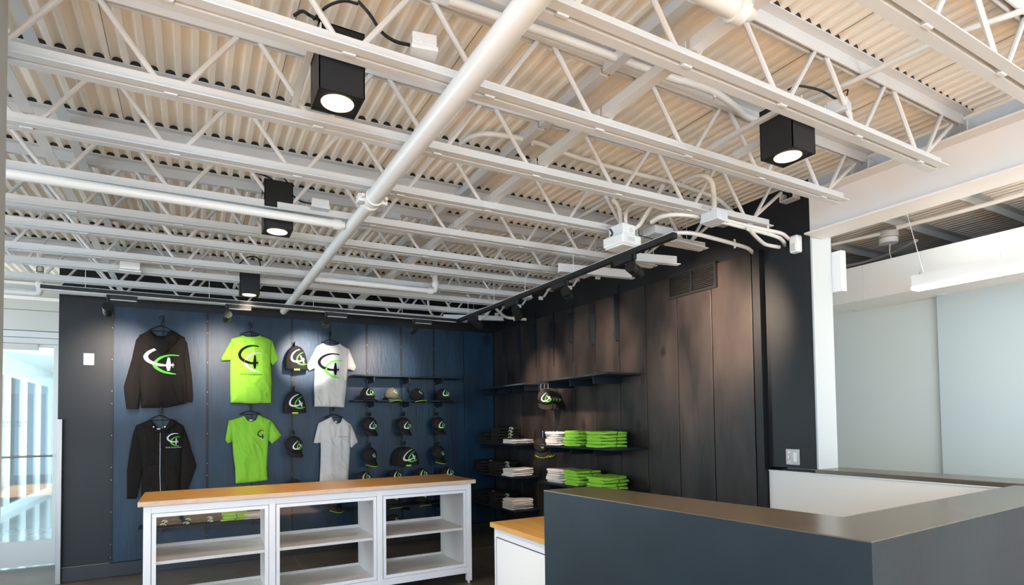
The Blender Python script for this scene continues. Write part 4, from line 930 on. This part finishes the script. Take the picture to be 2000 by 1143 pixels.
def folded(kind, seed):
    k = (kind, seed % 4)
    if k not in FM:
        mt = {'w': m_tee, 'l': m_lime, 'k': m_hood}[kind]; hh = {'w': .022, 'l': .029, 'k': .037}[kind]
        o = fold_mesh('f', .27, .25, hh, seed % 4+{'w': 0, 'l': 10, 'k': 20}[kind]).build('folded_cloth', mt, None, True); me = o.data; bpy.data.objects.remove(o)
        FM[k] = (me, hh)
    return FM[k]
EM = {}
def fold_emblem(kind):
    if kind not in EM:
        mb = MB()
        def arc(cx_, cz, r, a0, a1, th, mi):
            mb.mi = mi; n = 7; vs = []
            for i in range(n+1):
                a_ = a0+(a1-a0)*i/n; t_ = th*math.sin(math.pi*(i+.6)/(n+1.2))
                for rr in (r, r-t_): vs.append((cx_+rr*1.5*math.cos(a_), -.1275-.002*mi, cz+rr*math.sin(a_)))
            mb.add(vs, [(2*i, 2*i+1, 2*i+3, 2*i+2) for i in range(n)])
        if kind == 'l': arc(.03, .015, .015, 1.2, 4.6, .005, 0); mats = [m_pk, m_pk]
        else: arc(-.01, .018, .019, .3, 3.6, .007, 0); arc(.005, .012, .014, .5, 3.2, .005, 1); mb.mi = 0; mb.add([(-.015, -.130, .010), (.02, -.130, .010), (.02, -.130, .016), (-.015, -.130, .016)], [(0, 1, 2, 3)]); mats = [m_pw, m_pg]
        o = mb.build('e', mats); EM[kind] = o.data; bpy.data.objects.remove(o)
    return EM[kind]
def stack(kind, n, x, y, z, rz, where, group, sc=1.0, jit=.012):
    nm = {'w': 'white', 'l': 'lime', 'k': 'black'}[kind]; nn = {'w': 'folded_shirt', 'l': 'folded_shirt', 'k': 'folded_sweatshirt'}[kind]; cat = 'shirt' if kind != 'k' else 'sweatshirt'
    zz = z+.001
    for i in range(n):
        me, hh = folded(kind, i*3+int(abs(x*7+y*5+z*11)))
        pos = ordn[i] if i < n-1 or n == 1 else 'top'
        t = thing(nn, (f'{nm} folded {cat}, {pos} in stack {where}' if n > 1 else f'single {nm} folded {cat} {where}'), cat, (x+random.uniform(-jit, jit), y+random.uniform(-jit, jit), zz), group, world=False)
        t.rotation_euler.z = rz+random.uniform(-.09, .09); t.scale = (sc, sc, sc)
        o = bpy.data.objects.new('folded_cloth', me); C.objects.link(o); o.parent = t
        if kind != 'w': e = bpy.data.objects.new('print_edge', fold_emblem(kind)); C.objects.link(e); e.parent = t
        zz += hh*sc*.97
gR = 'folded clothes on the right wall shelves'
# ------------------------------------------------------------------ shelves on the right wall
def shelf_right(lab, y0_, y1_, z, xf, brY, th=.018):
    t = thing('wall_shelf', lab, 'shelf', (XP, y0_, z))
    MB().bbox(xf, XP-.002, y0_, y1_, z-th, z, .003).build('board', m_counter, t)
    for by in brY: MB().box(XP-.31, XP-.004, by-.006, by+.006, z-th-.06, z-th).build('bracket', m_bracket, t)
xf = 3.04
shelf_right('upper right shelf on the dark wall, standing empty', 3.76, 4.84, 1.811, xf, [rsY[6]-.0, rsY[5], rsY[4]])
shelf_right('upper shelf in the far corner of the dark wall, empty', 5.18, 6.30, 1.811, xf, [rsY[3]+.12, rsY[2], rsY[1], rsY[0]])
shelf_right('right shelf with one white and two lime stacks at eye level', 3.70, 4.90, 1.166, xf, [rsY[6], rsY[5], rsY[4]])
shelf_right('right shelf with white and lime stacks lower, behind the charcoal counter', 3.70, 4.90, .80, xf, [rsY[6], rsY[5], rsY[4]])
shelf_right('far corner shelf at eye level with dark stacks', 5.38, 6.30, 1.162, xf, [rsY[2], rsY[1], rsY[0]])
shelf_right('middle far corner shelf with dark stacks', 5.40, 6.42, .80, xf, [rsY[2], rsY[1], rsY[0]])
shelf_right('lowest far corner shelf with dark stacks', 5.40, 6.42, .434, xf, [rsY[2], rsY[1], rsY[0]])
RZ = -math.pi/2
XS = 3.21
stack('w', 6, XS+.02, 4.70, 1.166, 0, 'on the upper filled right shelf', gR)
stack('l', 5, XS, 4.36, 1.166, 0, 'at the left on the upper filled right shelf', gR)
stack('l', 5, XS-.02, 3.98, 1.166, 0, 'at the right on the upper filled right shelf', gR)
stack('w', 6, XS+.02, 4.70, .80, 0, 'beside the lower lime stacks', gR)
stack('l', 5, XS, 4.36, .80, 0, 'at the left on the lower right shelf', gR)
stack('l', 4, XS-.02, 3.98, .80, 0, 'at the right on the lower right shelf', gR)
stack('k', 3, XS-.04, 6.14, 1.162, 0, 'at the far end of the eye-level corner shelf', gR)
stack('k', 5, XS-.02, 5.84, 1.162, 0, 'in the middle of the eye-level corner shelf', gR)
stack('w', 2, XS-.03, 5.52, 1.162, 0, 'alone at the near end of the eye-level corner shelf', gR)
stack('k', 4, XS-.04, 6.24, .80, 0, 'at the far end of the middle corner shelf', gR)
stack('k', 4, XS-.02, 5.90, .80, 0, 'in the middle of the middle corner shelf', gR)
stack('w', 4, XS-.03, 5.55, .80, 0, 'at the near end of the middle corner shelf', gR)
stack('k', 4, XS-.04, 6.24, .434, 0, 'at the far end of the lowest corner shelf', gR)
stack('k', 4, XS-.02, 5.90, .434, 0, 'in the middle of the lowest corner shelf', gR)
stack('w', 5, XS-.03, 5.55, .434, 0, 'at the near end of the lowest corner shelf', gR)
gB = 'folded clothes behind the left glass bay'
for px, kd, n, wh in ((322, 'k', 2, 'leftmost behind the left glass bay'), (366, 'k', 2, 'second from left behind the left glass bay'), (410, 'k', 2, 'third from left behind the left glass bay'), (456, 'l', 3, 'behind the left glass bay'), (497, 'w', 3, 'rightmost behind the left glass bay')):
    stack(kd, n, at(px, 1018, 'y', 6.40).x, 6.41, zs5, 0, wh, gB, .85)
# stored upright brackets
for i, (xc_, yt, yb_) in enumerate(((983, 644, 692), (1012, 641, 690), (1046, 631, 683), (1080, 626, 680), (1118, 611, 668), (1162, 611, 671), (1209, 573, 664))):
    a_ = at(xc_, yt, 'x', XP-.03); b_ = at(xc_, yb_, 'x', XP-.03); y_ = rsY[i]+.0
    t = thing('wall_bracket', ['bracket farthest in the dark corner', 'second bracket from the far corner', 'third bracket from the far corner', 'middle bracket of the upright row', 'fifth bracket from the far corner', 'second nearest bracket of the upright row', 'nearest and longest bracket of the upright row'][i] + ', black upright blade on the wall', 'bracket', (XP, y_, b_.z), 'upright black brackets on the dark wall')
    MB().prism([(XP-.062, a_.z), (XP-.008, a_.z), (XP-.008, b_.z), (XP-.045, b_.z)], lambda p, q=y_: (p[0], q-.008, p[1]), lambda p, q=y_: (p[0], q+.008, p[1])).build('blade', m_bracket, t)
    MB().box(XP-.010, XP-.001, y_-.005, y_+.005, b_.z-.2, a_.z+.09).build('slotted_strip', m_black, t)
# caps hanging on the right wall
gh = 'caps hanging from hooks on the dark right wall'
def rack(z, y_, x0_, x1_, lab, n):
    t = thing('cap_rack', lab, 'rack', (x1_, y_, z)); MB().box(x0_, x1_, y_-.006, y_+.006, z-.055, z-.005).build('arm', m_bracket, t)
    for k in range(n):
        x = x0_+.02+k*.045; MB().tube([(x, y_-.009, z-.075), (x, y_-.009, z+.006), (x, y_+.004, z+.006)], .003, 6).build('wire_hook', m_chrome, t)
yk = 5.06
zk = at(1062, 752, 'y', yk).z; xk = at(1054, 752, 'y', yk).x
rack(zk, yk, xk-.01, XP-.004, 'black arm with silver hooks high on the dark wall holding caps', 4)
for k in range(4):
    c_ = at(1065+k*6, 785, 'y', yk)
    place_cap(K, ['front cap of the upper four on the dark wall rack', 'second cap of the upper four on the dark wall rack', 'third cap of the upper four on the dark wall rack', 'hindmost cap of the upper four on the dark wall rack'][k], (xk+.03+k*.062, yk-.06+k*.035, zk-.155), (.60, 0, -.45), gh, 1.05)
zk2 = at(1062, 843, 'y', yk).z; xk2 = at(1056, 846, 'y', yk).x
rack(zk2, yk, xk2, XP-.004, 'lower black arm with silver hooks left of the white stack', 5)
for k in range(3):
    place_cap(P_, ['front cap of the lower three by the white stack', 'second cap of the lower three by the white stack', 'hindmost cap of the lower three by the white stack'][k], (xk2+.02+k*.062, yk+.03+k*.03, zk2-.165), (.60, 0, -.45), gh, .95)
# ------------------------------------------------------------------ display case counter
TX0, TX1, TY0, TY1, TZ = -.312, 2.175, 4.535, 5.21, .90
t = thing('display_counter', 'long white framed display counter with glass bays and a wood top', 'counter', (TX0, TY0, 0))
nb = 7
for k in range(nb):
    y_a = TY0+(TY1-TY0)*k/nb; y_b = TY0+(TY1-TY0)*(k+1)/nb
    MB().bbox(TX0, TX1, y_a+.0004, y_b-.0004, TZ-.034, TZ, .0012).build('wood_stave', m_wood, t)
MB().box(TX0, TX1, TY0-.0012, TY0-.0002, TZ-.032, TZ-.002).build('edge_grain', m_woodedge, t)
zt = TZ-.036; zbm = at(917, 1119, 'y', TY0+.03).z
fy0, fy1 = TY0+.03, TY1-.03; fx0, fx1 = TX0+.03, TX1-.03
pw = .045
zrail = zt-.05
zlow = zbm+.055
cols = [fx0, at(741, 1000, 'y', fy0).x-.75*0, fx1]
xA = at(532, 1000, 'y', fy0).x; xB = at(742, 1000, 'y', fy0).x
posts = [fx0+pw/2, xA, xB, fx1-pw/2]
for i, xx in enumerate(posts):
    z0_ = .02 if i in (0, 3) else zbm
    for yy in (fy0+pw/2, fy1-pw/2): MB().bbox(xx-pw/2, xx+pw/2, yy-pw/2, yy+pw/2, z0_, zt, .003).build('leg' if i in (0, 3) else 'post', m_tablewhite, t)
    if i in (0, 3):
        for yy in (fy0+pw/2, fy1-pw/2): MB().tube([(xx, yy, 0), (xx, yy, .022)], .012, 10).build('levelling_foot', m_greybox, t)
for yy in (fy0+pw/2, fy1-pw/2):
    MB().bbox(fx0, fx1, yy-pw/2+.001, yy+pw/2-.001, zrail, zt-.001, .002).build('top_rail', m_tablewhite, t)
    MB().bbox(fx0, fx1, yy-pw/2+.001, yy+pw/2-.001, zbm, zlow, .002).build('bottom_rail', m_tablewhite, t)
zs_a = at(757, 1048, 'y', fy0+.01).z; 
for i in range(3):
    a_ = posts[i]+pw/2+.001; b_ = posts[i+1]-pw/2-.001; bf = .028
    mb = MB()
    for yy in (fy0+.004,):
        mb.box(a_+.003, b_-.003, yy, yy+.02, zrail-bf, zrail-.003).box(a_+.003, b_-.003, yy, yy+.02, zlow+.003, zlow+bf).box(a_+.003, a_+bf, yy, yy+.02, zlow+bf, zrail-bf).box(b_-bf, b_-.003, yy, yy+.02, zlow+bf, zrail-bf)
    fr_ = mb.build('bay_frame', m_tablewhite, t)
    gl = MB().box(a_+bf, b_-bf, fy0+.012, fy0+.017, zlow+bf, zrail-bf).build('glass_pane', m_caseglass, fr_)
    MB().bbox(a_, b_, fy0+.03, fy1-.05, zs_a-.022, zs_a, .002).build('shelf_board', m_shelfwhite, t)
    zu = at(800, 1014.5, 'y', fy1-.05).z; zu2 = at(800, 1086, 'y', fy1-.05).z
    MB().box(a_, b_, fy1-.05, fy1-.038, zs_a-.02, zu).build('back_upstand', m_shelfwhite, t)
    MB().box(a_, b_, fy1-.05, fy1-.038, zlow-.02, zu2).build('back_upstand', m_shelfwhite, t)
    MB().bbox(a_, b_, fy0+.03, fy1-.05, zlow-.02, zlow+.004, .002).build('base_board', m_shelfwhite, t)
    MB().box(b_-.004, b_+.012, fy0+.03, fy1-.05, zlow, zrail+.03).build('side_panel', m_shelfwhite, t)
    if i == 0: MB().box(a_-.012, a_+.002, fy0+.03, fy1-.05, zlow, zrail+.03).build('side_panel', m_shelfwhite, t)
# ------------------------------------------------------------------ low cabinet with wood top
zc2 = .77; cA = at(956.5, 1020, 'z', zc2)
t = thing('low_cabinet', 'low white cabinet with a wood top peeking out left of the charcoal counter', 'cabinet', (cA.x, cA.y, 0))
cx0, cy1 = cA.x, cA.y; cx1, cy0 = cx0+.62, 2.38
for k in range(6):
    a_ = cx0+(cx1-cx0)*k/6; b_ = cx0+(cx1-cx0)*(k+1)/6; MB().bbox(a_+.0004, b_-.0004, cy0, cy1, zc2-.03, zc2, .0012).build('wood_stave', mat('warm_maple_%d' % k, (.66, .36, .10), .35, var=.15, vscale=5, stretch=(14, 1, 14)), t)
MB().bbox(cx0+.02, cx1-.02, cy0+.02, cy1-.02, .04, zc2-.031, .003).build('body', m_tablewhite, t)
sp_ = MB().box(cx0+.016, cx0+.021, cy0+.06, cy1-.06, .10, zc2-.09).build('side_panel', m_plate, t)
mb = MB()
for q in ((cy0+.056, cy0+.06, .10, zc2-.09), (cy1-.06, cy1-.056, .10, zc2-.09), (cy0+.056, cy1-.056, zc2-.09, zc2-.086)): mb.box(cx0+.0155, cx0+.0195, *q)
mb.build('reveal_line', m_dark, sp_)
MB().box(cx0+.03, cx1-.03, cy0+.03, cy1-.03, 0, .04).build('plinth', m_black, t)
# ------------------------------------------------------------------ reception counter
ZC = 1.07
t = thing('reception_counter', 'angular charcoal reception counter filling the lower right of the picture', 'counter', (1.57, .86, 0))
pA = at(1062, 957.5, 'z', ZC); pB = at(1702, 1058, 'z', ZC); pC = at(2000, 987, 'z', ZC); pD = at(1976, 949, 'z', ZC); pE = at(1647, 1010, 'z', ZC); pF = at(1156, 950, 'z', ZC)
pC2 = pB+(pC-pB)*1.62; dd = (pD-pE); pD2 = pE+dd*1.055; 
pC2.x = XR-.02; pC2.y = pB.y+(pC.y-pB.y)*(pC2.x-pB.x)/(pC.x-pB.x); pD2 = Vector((XR-.02, pE.y+dd.y*(XR-.02-pE.x)/dd.x, ZC))
def quadprism(ps, z0_, z1_, nm, mt, ins=0): 
    return MB().prism([(p.x, p.y) for p in ps], lambda p: (p[0], p[1], z0_), lambda p: (p[0], p[1], z1_)).build(nm, mt, t)
quadprism([pA, pB, pE, pF], ZC-.004, ZC, 'top_left_run', m_ctop_refl)
quadprism([pB, pC2, pD2, pE], ZC-.004, ZC, 'top_right_run', m_ctop_refl)
def inset(p, q, o_, i_): return p
e1 = .0
quadprism([pA, pB, pE, pF], 0, ZC-.004, 'left_front_panel', m_counter)
quadprism([pB, pC2, pD2, pE], 0, ZC-.004, 'right_front_panel', m_counter)
